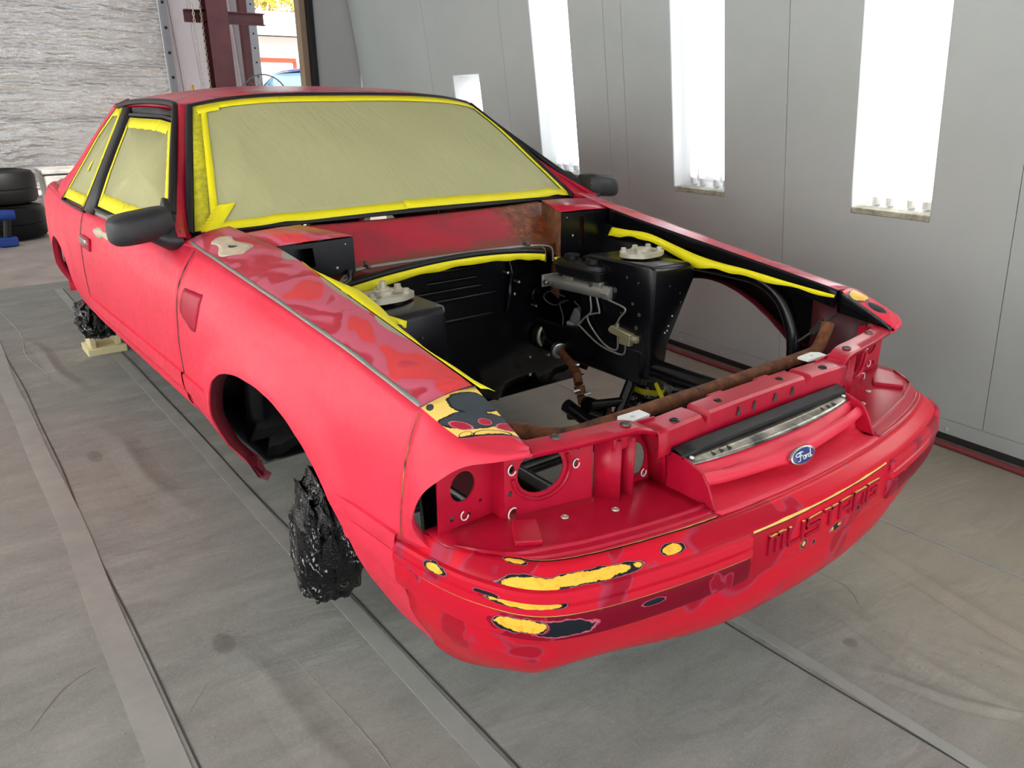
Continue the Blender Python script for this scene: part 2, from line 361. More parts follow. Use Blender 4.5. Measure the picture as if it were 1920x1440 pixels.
def light_fixture(q, root_m, strengths, label, group='recessed booth wall lights'):
    u0, u1, v0, v1 = q
    r = empty('light_fixture'); r.matrix_world = root_m; tag(r, label, 'light', group)
    bm = bmesh.new(); D = -.13; uc = (u0 + u1) / 2; hw = (u1 - u0) / 2
    P = lambda u, y, v: (u - uc, y, v - v0)
    u0 += .001; u1 -= .001
    o = [P(u0, -.005, v0), P(u1, -.005, v0), P(u1, -.005, v1), P(u0, -.005, v1)]; i_ = [P(u0 + .02, D, v0 + .03), P(u1 - .02, D, v0 + .03), P(u1 - .02, D, v1 - .03), P(u0 + .02, D, v1 - .03)]
    addgrid(bm, [o, i_], True); bm.faces.new([bm.verts.new(p) for p in i_])
    finish('housing', bm, 'white', r, 0)
    box('sill', (0, -.024, .012), (u1 - u0 - .004, .05, .024), 'ledge', r, bevel=.004)
    n = 4; k = 0
    for j, dx in enumerate((-.31, -.12, .15, .33)):
        x = dx * (u1 - u0); s = strengths[j]
        tm = 'tube_%g' % s
        if tm not in MT:
            tt = NT(tm); tt.p.inputs['Emission Strength'].default_value = s * TUBE; tt.p.inputs['Emission Color'].default_value = (1, .985, .955, 1) if s > .24 else (.88, .94, 1, 1); tt.col((.9, .9, .9, 1)); MT[tm] = tt.m
        tb = lathe('tube', (x, -.085, .06), (0, 0, 1), [(0, .013), (.01, .019), (v1 - v0 - .13, .019), (v1 - v0 - .12, .013)], MT[tm], r, 12)
        lathe('socket', (x, -.085, .026), (0, 0, 1), [(0, .017), (.03, .017), (.036, .012)], 'white', r, 10)
    if 'pane' not in MT:
        g = bpy.data.materials.new('thin_glass'); g.use_nodes = True; nt = g.node_tree; nt.nodes.clear()
        a = nt.nodes.new('ShaderNodeBsdfTransparent'); b = nt.nodes.new('ShaderNodeBsdfGlossy'); b.inputs['Roughness'].default_value = .05; mx = nt.nodes.new('ShaderNodeMixShader'); mx.inputs[0].default_value = .05
        oo = nt.nodes.new('ShaderNodeOutputMaterial'); nt.links.new(a.outputs[0], mx.inputs[1]); nt.links.new(b.outputs[0], mx.inputs[2]); nt.links.new(mx.outputs[0], oo.inputs[0]); MT['pane'] = g
    box('pane', (0, -.052, (v1 - v0) / 2), (u1 - u0 - .012, .004, v1 - v0 - .03), 'pane', r, bevel=0)
    return r
def wm(q): return WM @ Matrix.Translation(((q[0] + q[1]) / 2, 0, q[2]))
names = ['tall booth wall light nearest the camera, beyond the right edge of the picture', 'brightest tall booth wall light, at the right beside the car nose', 'tall booth wall light in the middle, above the engine bay', 'tall booth wall light just right of the windscreen', 'short low booth wall light partly hidden behind the car roof']
sts = [(.45, .45, .45, .45), (.27, .27, .27, .27), (.22, .07, .22, .07), (.14, .18, .18, .12), (.08, .16, .16, .16)]
for q, nm, st in zip(LIGHTS, names, sts): light_fixture(q, wm(q), st, nm)
# left booth wall, the twin of the right one on the far side of the camera
LM = basis((-3.35, .19013471, 0), Vector((-.02, -1, 0)).normalized(), Vector((1, -.02, 0)).normalized(), Vector((0, 0, 1)))
lw = empty('wall_left'); lw.matrix_world = LM; tag(lw, 'grey spray booth wall opposite, with the same recessed lights', kind='structure')
for i in range(8):
    a = -5.6 + i * 1.15; q = (a + .40, a + .75, .6, 2.45)
    plate('wall_panel', [(a, 0), (a + 1.147, 0), (a + 1.147, VT), (a, VT)], [[(q[0], q[2]), (q[1], q[2]), (q[1], q[3]), (q[0], q[3])]], basis((0, -.006, 0), (1, 0, 0), (0, 0, 1), (0, -1, 0)), .012, 'wall', lw)
    light_fixture(q, LM @ Matrix.Translation(((q[0] + q[1]) / 2, 0, q[2])), (1, 1, 1, 1), 'tall booth light in the opposite wall, outside the picture', 'lights of the opposite booth wall')
ce = box('ceiling', (-.8, 1.0, 2.83), (5.4, 9.9, .06), 'bone', bevel=0); tag(ce, 'white booth ceiling above the car', kind='structure')
# ================================================================ the car body (car frame: x across, y rearwards, z up; s=-1 is the side facing the camera)
TL = [0, .03, .06, .10, .15, .20, .26, .33, .39, .43, .48, .54, .62, .70, .78]
STN = {0.: [.728, .742, .754, .765, .772, .778, .785, .779, .763, .747, .725, .698, .655, .6, .55],
 .41: [.730, .745, .757, .769, .777, .783, .790, .784, .768, .752, .730, .703, .66, .6, .55],
 .70: [.736, .757, .772, .790, .805, .815, .825, .83, .825, .815, .795, .76, .72, .67, .62],
 1.0: [.754, .785, .806, .828, .844, .853, .860, .862, .858, .850, .835, .80, .75, .70, .65],
 1.483: [.787, .812, .832, .852, .861, .867, .871, .870, .867, .860, .835, .79, .73, .67, .62],
 2.2: [.828, .842, .852, .861, .867, .870, .872, .870, .866, .858, .832, .79, .73, .67, .62],
 3.5: [.834, .846, .855, .863, .868, .871, .873, .871, .866, .858, .832, .79, .73, .67, .62],
 4.0: [.806, .822, .834, .840, .844, .847, .849, .847, .842, .834, .81, .77, .71, .66, .6],
 4.5: [.70, .73, .745, .755, .762, .766, .769, .765, .76, .752, .73, .70, .66, .62, .58]}
SY = sorted(STN); SB = np.array([STN[y] for y in SY])
ZC = [(0, .70), (.41, .749), (.9, .817), (1.124, .847), (1.364, .879), (1.48, .893), (1.7, .885), (2.2, .87), (2.8, .862), (3.3, .857), (3.8, .876), (4.2, .868), (4.5, .84)]
def zc(y): return float(np.interp(y, [a for a, b in ZC], [b for a, b in ZC]))
def XS(y, z):
    t_ = zc(y) - z
    return float(np.interp(y, SY, [np.interp(t_, TL, r) for r in SB]))
def sp_(s, y, z, off=0.): return (s * (XS(y, z) + off), y, z)
MT['maroon'] = plain('dark_maroon', S(96, 12, 26), .5)
car = empty('car', (0, 0, ZF)); tag(car, 'faded red two-door coupe body stripped and masked for painting, bonnet removed', 'car')

MT['top_l'] = m_top('sanded_fender_top', 1.3, [((-.60, 1.24, .88), (.05, .05, .1), .3), ((-.61, .93, .84), (.022, .16, .1), 0), ((-.615, .72, .8), (.018, .08, .1), 0)])
MT['top_r'] = m_top('sanded_fender_top_far', 4.1)
MT['roof'] = m_top('sanded_roof', 7.7, [((-.25, 2.24, 1.31), (.10, .05, .1), 0), ((.12, 2.22, 1.3), (.16, .03, .1), 0), ((.42, 2.3, 1.3), (.12, .04, .1), 0)])
MT['filler'] = plain('filler', S(214, 196, 168), .55, var=(30, S(190, 176, 156)))
def m_nose():
    t = NT('nose_patch'); o = t.sep(); nz = t.noise(34, 3, .6)
    def lay(c, K, core, rim, w0=.94, w1=1.0, wob=.6):
        d = t.blobs(K, wob, 36, 1.7); c = t.mix(t.ramp(t.math('MULTIPLY', d, .6), [(0, (1, 1, 1)), (.60, (1, 1, 1)), (.615, (0, 0, 0))]), c, rim)
        return t.mix(t.ramp(t.math('MULTIPLY', d, .6), [(0, (1, 1, 1)), (w0 * .6 - .03, (1, 1, 1)), (w0 * .6 - .015, (0, 0, 0))]), c, core)
    c = lay(S(246, 208, 110), [((-.65, .370, .75), (.046, .026, .1), -.55), ((-.668, .331, .73), (.062, .020, .1), -.5), ((-.655, .35, .73), (.02, .03, .1), 0), ((-.718, .400, .75), (.007, .007, .1), 0)], S(58, 66, 74), S(26, 28, 30))
    c = lay(c, [((-.697, .334, .72), (.022, .008, .1), -.9), ((-.655, .318, .72), (.013, .008, .1), -.6), ((-.622, .294, .72), (.026, .010, .1), -.3)], S(178, 30, 58), S(206, 110, 130), .9)
    c = lay(c, [((-.66, .291, .71), (.036, .008, .1), -.45), ((-.70, .313, .71), (.012, .006, .1), -.4)], S(244, 206, 100), S(30, 30, 30), .93)
    e = t.math('SUBTRACT', o[1], t.math('MULTIPLY_ADD', o[0], -.49, -.0365)); e = t.math('ADD', e, t.math('MULTIPLY', t.math('SUBTRACT', nz, .5), .012))
    c = t.mix(t.math('LESS_THAN', e, .004), c, S(40, 30, 34)); c = t.mix(t.math('LESS_THAN', e, 0.), c, S(196, 70, 96)); c = t.mix(t.math('LESS_THAN', e, -.003), c, S(212, 40, 64))
    t.col(c); t.rough(.28); return t.m
NOSE_L = m_nose()
NOSE_R = m_chips('nose_patch_far', RED, [((.66, .37, .75), (.055, .03, .06), .2)], dark=[((.655, .31, .73), (.03, .03, .06), 0)], wob=.5, scale=30)

# ---- front wings
LIP = [(-9, .332), (0, .335), (15.5, .337), (28.5, .344), (37, .352), (44.4, .353), (54.5, .342), (68, .322), (83.5, .305), (97.4, .296), (111.7, .294), (126, .299), (140, .315), (152, .338), (165.6, .352), (180, .378), (196.6, .44)]
FC = (.95, .36)
FOUT = [(1.478, .20), (1.480, .30), (1.483, .42), (1.483, .893), (1.364, .879), (1.124, .847), (.9, .817), (.65, .783), (.412, .749), (.412, .6), (.413, .5), (.425, .43), (.432, .40), (.425, .31), (.415, .205), (.41, .15)]
def ray_poly(c, th, poly):
    dy, dz = math.cos(th), math.sin(th); best = None
    for (a, b), (e, f) in zip(poly[:-1], poly[1:]):
        ux, uy = e - a, f - b; det = dy * -uy + ux * dz
        if abs(det) < 1e-9: continue
        rx, ry = a - c[0], b - c[1]
        r = (rx * -uy + ux * ry) / det; q = (dy * ry - dz * rx) / det
        if r > 0 and -1e-6 <= q <= 1 + 1e-6 and (best is None or r > best): best = r
    return best
def polar_panel(bm, s, c, lip, outer, a0, a1, n, flare, flange=.036, fmi=0):
    an = list(np.linspace(a0, a1, n)) + [math.degrees(math.atan2(z - c[1], y - c[0])) % 360 for y, z in outer]
    an = sorted(set(round(a if a < 300 else a - 360, 3) for a in an if a0 <= (a if a < 300 else a - 360) <= a1))
    cols = []
    for a in an:
        th = math.radians(a); r0 = float(np.interp(a, [q[0] for q in lip], [q[1] for q in lip])); r1 = ray_poly(c, th, outer)
        if r1 is None or r1 < r0 + .01: r1 = r0 + .01
        R_ = [0, .006, .02, .045, .07, .082, .092]; R_ = [r0 + q for q in R_ if q == 0 or r0 + q < r1 - .012]; m = 9
        R_ += [R_[-1] + (r1 - R_[-1]) * k / m for k in range(1, m + 1)]
        while len(R_) < 16: R_.append(r1)
        col = []
        for k, r in enumerate(R_):
            y, z = c[0] + r * math.cos(th), c[1] + r * math.sin(th)
            q = min(1, max(0, (r - r0) / .09)); f = flare * (1 - q * q * (3 - 2 * q)) * min(1, max(0, (z - .44) / .06)); fade = min(1, (r1 - r) / .03) if r1 > r else 0
            col.append(sp_(s, y, z, f * fade))
            if k == 0: edge = (y, z, f)
        y, z, f = edge; x = XS(y, z) + f
        col = [(s * (x - flange), y + .0, z), (s * (x - flange * .4), y, z), (s * (x - .004), y, z)] + col
        cols.append(col)
    V_ = addgrid(bm, cols)
    for a, b in zip(V_[:-1], V_[1:]):
        for k in range(2):
            f = [g for g in a[k].link_faces if a[k + 1] in g.verts and b[k] in g.verts]
            if f: f[0].material_index = fmi
CRE = [(.412, .749), (.65, .783), (.9, .817), (1.124, .847), (1.364, .879), (1.483, .893), (1.555, .905)]
def crease(y): return float(np.interp(y, [a for a, b in CRE], [b for a, b in CRE]))
def inner(y):   # inner edge of the wing top: (x, z)
    return (float(np.interp(y, [.403, 1.2, 1.33, 1.47, 1.56], [.618, .615, .624, .651, .672])), .768 + .1447 * (y - .403))
def fender(s):
    bm = bmesh.new(); polar_panel(bm, s, FC, LIP, FOUT, -8, 196.2, 80, .011, fmi=4)  # arch flange: maroon undercoat, its shade also put into the colour
    n0 = len(bm.faces)
    rows = []
    for i in range(31):
        y = .412 + (1.553 - .412) * i / 30; z = crease(y); x = XS(min(y, 1.48), min(z, zc(min(y, 1.48)))) + max(0, y - 1.48) * .05; xi, zi = inner(y)
        if y < .42: xi, zi = .618, .768
        r = []
        for k in range(9):
            q = k / 8; r.append((s * (x + (xi - x) * q), y, z + (zi - z) * q + .006 * math.sin(math.pi * q)))
        rows.append(r)
    bm.faces.ensure_lookup_table(); V = addgrid(bm, rows, mi=2)
    addgrid(bm, [[(p.co.x, p.co.y, p.co.z) for p in [v[-1]]] + [(v[-1].co.x - s * .004, v[-1].co.y, v[-1].co.z - .006), (v[-1].co.x - s * .004, v[-1].co.y, v[-1].co.z - (.052 if s > 0 else .018))] for v in V if v[-1].co.y < 1.34], mi=1)
    bmesh.ops.remove_doubles(bm, verts=bm.verts[:], dist=2e-4); bmesh.ops.recalc_face_normals(bm, faces=bm.faces[:]); bm.normal_update(); orient(bm, (s, 0, .6))
    o = finish('front_wing', bm, ['side', 'black', 'top_l' if s < 0 else 'top_r', 'black', 'maroon'], car, 32, .003, moff=1, recalc=False)
    o['label'] = 'front wing with blotchy sanded top' 
    # sanded-through bright edge along the crease
    P = []; 
    for i in range(40):
        y = .42 + 1.12 * i / 39; z = crease(y); x = XS(min(y, 1.48), min(z, zc(min(y, 1.48)))) + max(0, y - 1.48) * .05
        P.append([(s * (x + .001), y, z + .0005), (s * (x - .0035), y, z + .003), (s * (x - .008 - .002 * math.sin(i)), y, z + .0038)])
    sheet('bare_metal_edge', P, 'grey', o, (0, 0, 1), .001)
    # raised lines of the side moulding
    def band(y0, y1, za, zb, off, n=24, nm='side_moulding', mat='side'):
        rows = []
        for i in range(n + 1):
            y = y0 + (y1 - y0) * i / n; a, b = za(y), zb(y); fl = .011 if s and abs(y - .95) < .36 else 0.
            rows.append([sp_(s, y, a, -.001), sp_(s, y, a - .001, off), sp_(s, y, a * .7 + b * .3, off * 1.15), sp_(s, y, a * .3 + b * .7, off * 1.15), sp_(s, y, b + .001, off), sp_(s, y, b, -.001)])
        return sheet(nm, rows, mat, o, (s, 0, 0), 0)
    band(.415, .636, lambda y: .512 + .05 * (y - .41), lambda y: .474 + .06 * (y - .41), .008)
    band(.43, .60, lambda y: .468 + .06 * (y - .41), lambda y: .398 + .15 * (y - .41), .004)
    band(1.262, 1.478, lambda y: .551, lambda y: .498, .008)
    return o
fenL = fender(-1); fenR = fender(1)
# filler patch with the aerial hole on the near wing, and the dark repaired square on its side
rows = []
for i in range(13):
    q = i / 12; y = 1.33 + .16 * q; hw = .035 + .012 * math.sin(q * 7); cx = .715 + .01 * q
    if q < .2: hw *= q / .2 + .1
    if q > .85: hw *= (1 - q) / .15 + .1
    r = []
    for k in range(7):
        x = cx + hw * (k - 3) / 3; xi, zi = inner(y); xo = XS(min(y, 1.48), crease(min(y, 1.48))); f = (xo - x) / (xo - xi); z = crease(y) + (zi - crease(y)) * f + .006 * math.sin(math.pi * f)
        r.append((-x, y, z + .0018))
    rows.append(r)
fp = sheet('filler_patch', rows, 'filler', fenL, (0, 0, 1), .001); fp['label'] = 'beige filler patch around an aerial hole'
lathe('aerial_hole', (-.713, 1.40, .9005), (0, 0, 1), [(0, .015), (.004, .014)], 'groove', fenL, 16)
MT['patch'] = m_chips('dark_repair', S(176, 36, 62), [], rough=.28)
rows = []
for i in range(9):
    q = i / 8; z = .800 - .10 * q; y0 = 1.325 - .012 * q + .03 * q * q; y1 = 1.44 + .02 * math.sin(q * 3) - .07 * max(0, q - .7) / .3
    rows.append([sp_(-1, y0 + (y1 - y0) * k / 8, z, .0012) for k in range(9)])
sheet('repair_patch', rows, 'patch', fenL, (-1, 0, 0), .0005)

# ---- doors, sills and rear quarters
def side_sheet(s, y0, y1, n, zl, name, mat='side', zt=None):
    rows = [[sp_(s, y, z if z is not None else zc(y)) for z in zl] for y in np.linspace(y0, y1, n)]
    return sheet(name, rows, [mat, 'black'], car, (s, 0, .3), .003, moff=1)
ZL = [.30, .34, .38, .41, .435, .46, .49, .52, .55, .58, .62, .66, .70, .74, .78, .81, .835, None]
def belt(o, s, y0, y1, n=14):
    rows = [[(s * XS(y, zc(y)), y, zc(y)), (s * (XS(y, zc(y)) - .012), y, zc(y) + .006), (s * (XS(y, zc(y)) - .05), y, zc(y) + .004)] for y in np.linspace(y0, y1, n)]
    sheet('belt_edge', rows, 'side', o, (0, 0, 1), .002)
for s in (-1, 1):
    d = side_sheet(s, 1.489, 2.872, 30, ZL, 'door'); belt(d, s, 1.489, 2.872)
    rows = []
    for za, zb, off in ((.553, .5, .008), (.49, .452, .005)):
        rows = []
        for y in np.linspace(1.492, 2.868, 26):
            k = -.03 * (y - 1.49); a, b = za + k, zb + k
            rows.append([sp_(s, y, a, -.001), sp_(s, y, a - .001, off), sp_(s, y, (a + b) / 2, off * 1.2), sp_(s, y, b + .001, off), sp_(s, y, b, -.001)])
        sheet('side_moulding', rows, 'side', d, (s, 0, 0), 0)
    # belt strip behind the mirror
    rows = [[(s * (XS(y, zc(y)) + .001), y, zc(y) - .004), (s * (XS(y, zc(y)) - .004), y, zc(y) + .012), (s * (XS(y, zc(y)) - .02), y, zc(y) + .014)] for y in np.linspace(1.75, 2.86, 16)]
    sheet('belt_strip', rows, 'grey', d, (s, 0, 1), .001)
    # handle: recess plate, chrome flap
    hy, hz = 2.75, .752; hx = s * (XS(hy, hz) + .001)
    lathe('lock_dummy', (hx, 2.64, .715), (s, 0, 0), [(0, .011), (.003, .010)], 'side', d, 12) if s > 0 else None
    hd = box('door_handle', (hx + s * .004, hy, hz - .004), (.012, .17, .05), 'crim', d, bevel=.005); hd['label'] = 'door handle surround'
    box('handle_flap', (hx + s * .012, hy - .01, hz + .005), (.012, .13, .026), 'steel', hd, bevel=.004)
    qt = bmesh.new()
    QC = (3.52, .33); QL = [(-12, .345), (0, .345), (45, .35), (90, .345), (135, .35), (180, .345), (192, .35)]
    QO = [(4.46, .2), (4.46, .30), (4.46, zc(4.46)), (4.2, .868), (3.8, .876), (3.3, .857), (2.884, zc(2.884)), (2.884, .55), (2.884, .30), (2.884, .2)]
    polar_panel(qt, s, QC, QL, QO, -8, 186, 70, .010)
    bmesh.ops.recalc_face_normals(qt, faces=qt.faces[:]); qt.normal_update(); orient(qt, (s, 0, 0))
    q_ = finish('rear_quarter', qt, ['side', 'black'], car, 32, .003, moff=1, recalc=False); belt(q_, s, 2.884, 4.46, 20)
    # sill under the door, tucked under the body
    rows = [[sp_(s, y, z, -.004) for z in (.33, .28, .22)] for y in np.linspace(1.49, 3.2, 12)]
    sheet('sill', rows, ['side', 'black'], car, (s, 0, -.3), .003, moff=1)

# ---- roof and pillars
def ws_bot(x): q = x / .747; return (1.571 + .112 * q * q, .919 - .020 * q * q)
def ws_top(x): q = x / .57; return (2.068 + .066 * q * q, 1.284 - .034 * q ** 4 - .004 * q * q)
def roofz(x, y):
    q = min(1, abs(x) / .585); e = float(np.interp(y, [2.07, 2.3, 2.7, 3.1, 3.2], [1.252, 1.268, 1.276, 1.270, 1.262])); c_ = float(np.interp(y, [2.05, 2.12, 2.3, 2.6, 3.0, 3.2], [1.290, 1.304, 1.322, 1.332, 1.322, 1.305]))
    return c_ + (e - c_) * (q ** 3.2)
rows = []
for k in range(25):
    x = -.588 + 1.176 * k / 24; y0, z0 = ws_top(x); r = []
    for j in range(15):
        q = j / 14; y = y0 + .012 + (3.16 - y0) * q ** 1.3
        r.append((x, y, roofz(x, y) if j else z0 + .012))
    rows.append(r)
roof = sheet('roof', rows, ['roof', 'black'], car, (0, 0, 1), .003, moff=1, smooth=60)
for s in (-1, 1):
    # drip edge
    sheet('roof_rail', [[(s * .588, y, roofz(.588, y)), (s * .596, y, roofz(.588, y) - .010), (s * .594, y, roofz(.588, y) - .024)] for y in np.linspace(2.15, 3.16, 14)], 'crim', car, (s, 0, 0), .002)
    # A pillar
    A = spline([(s * .752, 1.655, .893), (s * .722, 1.745, .960), (s * .655, 1.925, 1.098), (s * .588, 2.112, 1.238), (s * .578, 2.15, 1.262)], 6)
    B = spline([(s * .805, 1.585, .912), (s * .778, 1.70, .962), (s * .695, 1.965, 1.095), (s * .617, 2.17, 1.222), (s * .594, 2.235, 1.260)], 6)
    sheet('pillar', [[a, Vector(a).lerp(Vector(b), .5) + Vector((s * .006, -.004, .004)), b, Vector(b) - Vector((s * .02, 0, .004))] for a, b in zip(A, B)], 'crim', car, (s, -.5, 0), .003)
    # C pillar
    A = spline([(s * .596, 3.08, 1.246), (s * .66, 3.22, 1.13), (s * .735, 3.30, 1.01), (s * .835, 3.36, .857)], 8)
    B = spline([(s * .575, 3.14, 1.272), (s * .635, 3.36, 1.15), (s * .70, 3.56, 1.02), (s * .775, 3.80, .895)], 8)
    C_ = spline([(s * .53, 3.16, 1.288), (s * .56, 3.36, 1.16), (s * .60, 3.56, 1.035), (s * .64, 3.80, .915)], 8)
    sheet('rear_pillar', [[a, Vector(a).lerp(Vector(b), .5) + Vector((s * .012, .01, .006)), b, c_] for a, b, c_ in zip(A, B, C_)], 'side', car, (s, 0, .4), .003)
rear = sheet('rear_screen', [[(x, 3.16 + .60 * q, 1.296 - .385 * q - .02 * (abs(x) / .55) ** 2) for q in np.linspace(0, 1, 8)] for x in np.linspace(-.56, .56, 9)], 'rubber', car, (0, .6, .6), .004)
sheet('boot_lid', [[(q * (XS(y, zc(y)) - .03), y, .905 - .03 * abs(q) ** 3 - .03 * max(0, y - 4.1)) for y in np.linspace(3.72, 4.46, 9)] for q in np.linspace(-1, 1, 13)], 'crim', car, (0, 0, 1), .003)
sheet('tail_panel', [[(x, 4.46 + .06 * (1 - (x / .76) ** 2), z) for z in (.88 - .04 * (x / .7) ** 2, .7, .5, .3, .22)] for x in np.linspace(-.745, .745, 9)], 'side', car, (0, 1, 0), .003)
# ---- windscreen: glass, black surround; masking paper is laid on later
NW = 24
def wsp(u, v, off=0.):   # u -1..1 across, v 0..1 up
    xb, xt = .747 * u, .57 * u
    yb, zb = ws_bot(xb); yt, zt = ws_top(xt); bow = math.sin(math.pi * v) * .012
    n = Vector((u * .12, -.59, .80))
    return Vector((xb + (xt - xb) * v, yb + (yt - yb) * v, zb + (zt - zb) * v)) + n * (bow + off)
sheet('windscreen', [[wsp(u, v) for v in np.linspace(0, 1, 9)] for u in np.linspace(-1, 1, NW + 1)], 'rubber', car, (0, -.6, .8), .004, smooth=80)
edge = [wsp(u, 1, .006) for u in np.linspace(-1, 1, 25)]
tube('windscreen_trim', edge, .012, 'rubber', car, 8)
for s in (-1, 1):
    tube('windscreen_trim', [wsp(s * 1.0, v, .008) for v in np.linspace(-.01, 1, 14)], .013, 'rubber', car, 8)
# ---- side windows: planar black panel in the tumblehome plane, raised seals
def sw(s, y, z, off=0.): return (s * (.80 - .625 * (z - .915) + off * .848), y, z + off * .53)
SWP = [(1.60, .905), (1.66, .925), (1.775, .990), (1.98, 1.108), (2.15, 1.215), (2.225, 1.252), (2.5, 1.266), (2.92, 1.266), (3.10, 1.250), (3.20, 1.16), (3.27, 1.03), (3.345, .855), (2.86, .858), (2.3, .866), (1.75, .884)]
DGL = [(1.79, .975), (1.985, 1.095), (2.155, 1.198), (2.30, 1.206), (2.776, 1.208), (2.74, 1.10), (2.70, 1.0), (2.632, .896), (2.27, .897), (1.86, .905)]
QGL = [(2.975, 1.246), (3.09, 1.243), (3.20, 1.14), (3.325, .872), (2.85, .874), (2.905, 1.05)]
for s in (-1, 1):
    sg = empty('side_window', (0, 0, 0), car)
    prism('side_window_surround', [sw(s, y, z, -.006) for y, z in SWP], (-s * .01, 0, 0), 'rubber', sg, bevel=0)
    for nm, P, r in (('door_glass_seal', DGL, .010), ('quarter_glass_seal', QGL, .008)):
        bm = bmesh.new(); cy = sum(p[0] for p in P) / len(P); cz = sum(p[1] for p in P) / len(P)
        L = [sw(s, cy + (y - cy) * 1.06, cz + (z - cz) * 1.08, .002) for y, z in P]
        addtube(bm, L + [L[0]], r, 6, False); finish(nm, bm, 'rubber', sg, 60)
    # B pillar cover, roof channel
    sheet('pillar_cover', [[sw(s, a, z, .004), sw(s, a + .03, z, .014), sw(s, b - .03, z, .014), sw(s, b, z, .004)] for a, b, z in ((2.655, 2.825, .862), (2.72, 2.865, .97), (2.765, 2.90, 1.07), (2.80, 2.945, 1.17), (2.83, 2.965, 1.245))], 'rubber', sg, (s, 0, .4), .004)
    tube('roof_channel', [sw(s, y, z, .010) for y, z in ((1.70, .955), (1.80, 1.012), (1.995, 1.128), (2.16, 1.232), (2.235, 1.257), (2.5, 1.266), (2.85, 1.264), (3.05, 1.250))], .012, 'rubber', sg, 8, 4)
    sheet('glass_run', [[sw(s, y, z0, .012), sw(s, y, z0 - .016, -.004), sw(s, y, z0 - .03, -.004)] for y, z0 in ((2.20, 1.236), (2.4, 1.244), (2.6, 1.246), (2.80, 1.244))], 'rubber', sg, (s, 0, 0), .002)
# ---- door mirrors
def mirror(s):
    r = empty('door_mirror', (0, 0, 0), car)
    stn = [(.792, .05, .046, .950), (.845, .060, .043, .945), (.885, .068, .042, .940), (.930, .066, .042, .935), (.958, .052, .036, .93), (.968, .030, .022, .93)]
    rings = []
    for x, hy, hz, z in stn:
        ring = []
        for k in range(20):
            a = 2 * math.pi * k / 20; ca, sa = math.cos(a), math.sin(a); q = .55
            ring.append((s * x, 1.665 + .02 * (x - .8) + hy * math.copysign(abs(ca) ** q, ca), z + (hz if sa > 0 else hz) * math.copysign(abs(sa) ** q, sa) * 1.05))
        rings.append(ring)
    bm = bmesh.new(); V = addgrid(bm, rings, True); bm.faces.new(V[0][::-1]); bm.faces.new(V[-1])
    finish('mirror_housing', bm, 'mirror', r, 60, sub=1)
    # sail plate rising along the pillar
    prism('mirror_sail', [(s * .790, 1.60, .905), (s * .79, 1.78, .90), (s * .752, 1.80, .992), (s * .765, 1.735, .985)], (s * .03, 0, .012), 'mirror', r, bevel=.006)
    bm = bmesh.new(); addgrid(bm, [[(s * x, 1.66 + hy * math.cos(a), z + hz * math.sin(a)) for a in np.linspace(0, 2 * math.pi, 16, endpoint=False)] for x, z, hy, hz in ((.79, .90, .07, .034), (.82, .90, .065, .032), (.845, .91, .05, .026), (.87, .92, .04, .02))], True); finish('mirror_foot', bm, 'mirror', r, 60)
    sheet('mirror_glass', [[(s * x, 1.735, z) for z in (.90, .97)] for x in (.86, .95)], 'steel', r, (0, 1, 0), .003)
    for k in range(0): pass
    return r
mirror(-1); mirror(1)
# dark shut lines and a chipped filler splash on the near door
for s in (-1, 1):
    tube('shut_line', [sp_(s, 1.486, z, -.0005) for z in np.linspace(.36, .885, 14)], .0022, 'groove', car, 6)
    tube('shut_line', [sp_(s, 2.878, z, -.0005) for z in np.linspace(.36, .855, 14)], .0022, 'groove', car, 6)
    tube('shut_line', [sp_(s, 1.486 - .06 * q, .36 - .08 * q, -.0005) for q in np.linspace(0, 1, 5)], .002, 'groove', car, 6)
    tube('nose_seam', [(s * (XS(.4115, z) - .0008), .4115, z) for z in np.linspace(.50, .745, 14)], .0018, plain('seam_paint', S(196, 150, 84), .5, var=(40, S(50, 20, 24))), car, 6)
    tube('nose_seam', [(s * (XS(.414, z) + .0005), y, z) for y, z in ((.413, .50), (.428, .44), (.433, .40), (.427, .31), (.417, .215))], .0016, 'groove', car, 6)
    tube('nose_seam', [(s * (.7285 + (.616 - .7285) * q), .4115 - .009 * q, .7505 + .018 * q + .004 * math.sin(math.pi * q)) for q in np.linspace(0, 1, 8)], .0016, 'groove', car, 6)
rows = []
for i in range(15):
    q = i / 14; y = 2.30 + .33 * q; c_ = .822 - .012 * q; h = .012 + random.uniform(-.004, .008); h *= min(1, q * 6, (1 - q) * 8 + .15)
    rows.append([sp_(-1, y, c_ + h * k, .0015) for k in (-1, -.4, .3, 1)])
dfp = sheet('filler_patch', rows, 'filler', car, (-1, 0, 0), .0008)
# ================================================================ nose, bumper cover, headlamp panel
OX = [0, .1, .23, .35, .45, .55, .62, .67, .70, .72, .74, .76, .775, .79, .80]
OY = [0, .002, .010, .024, .040, .062, .083, .105, .13, .155, .19, .235, .28, .35, .42]
def yout(x): return float(np.interp(abs(x), OX, OY))
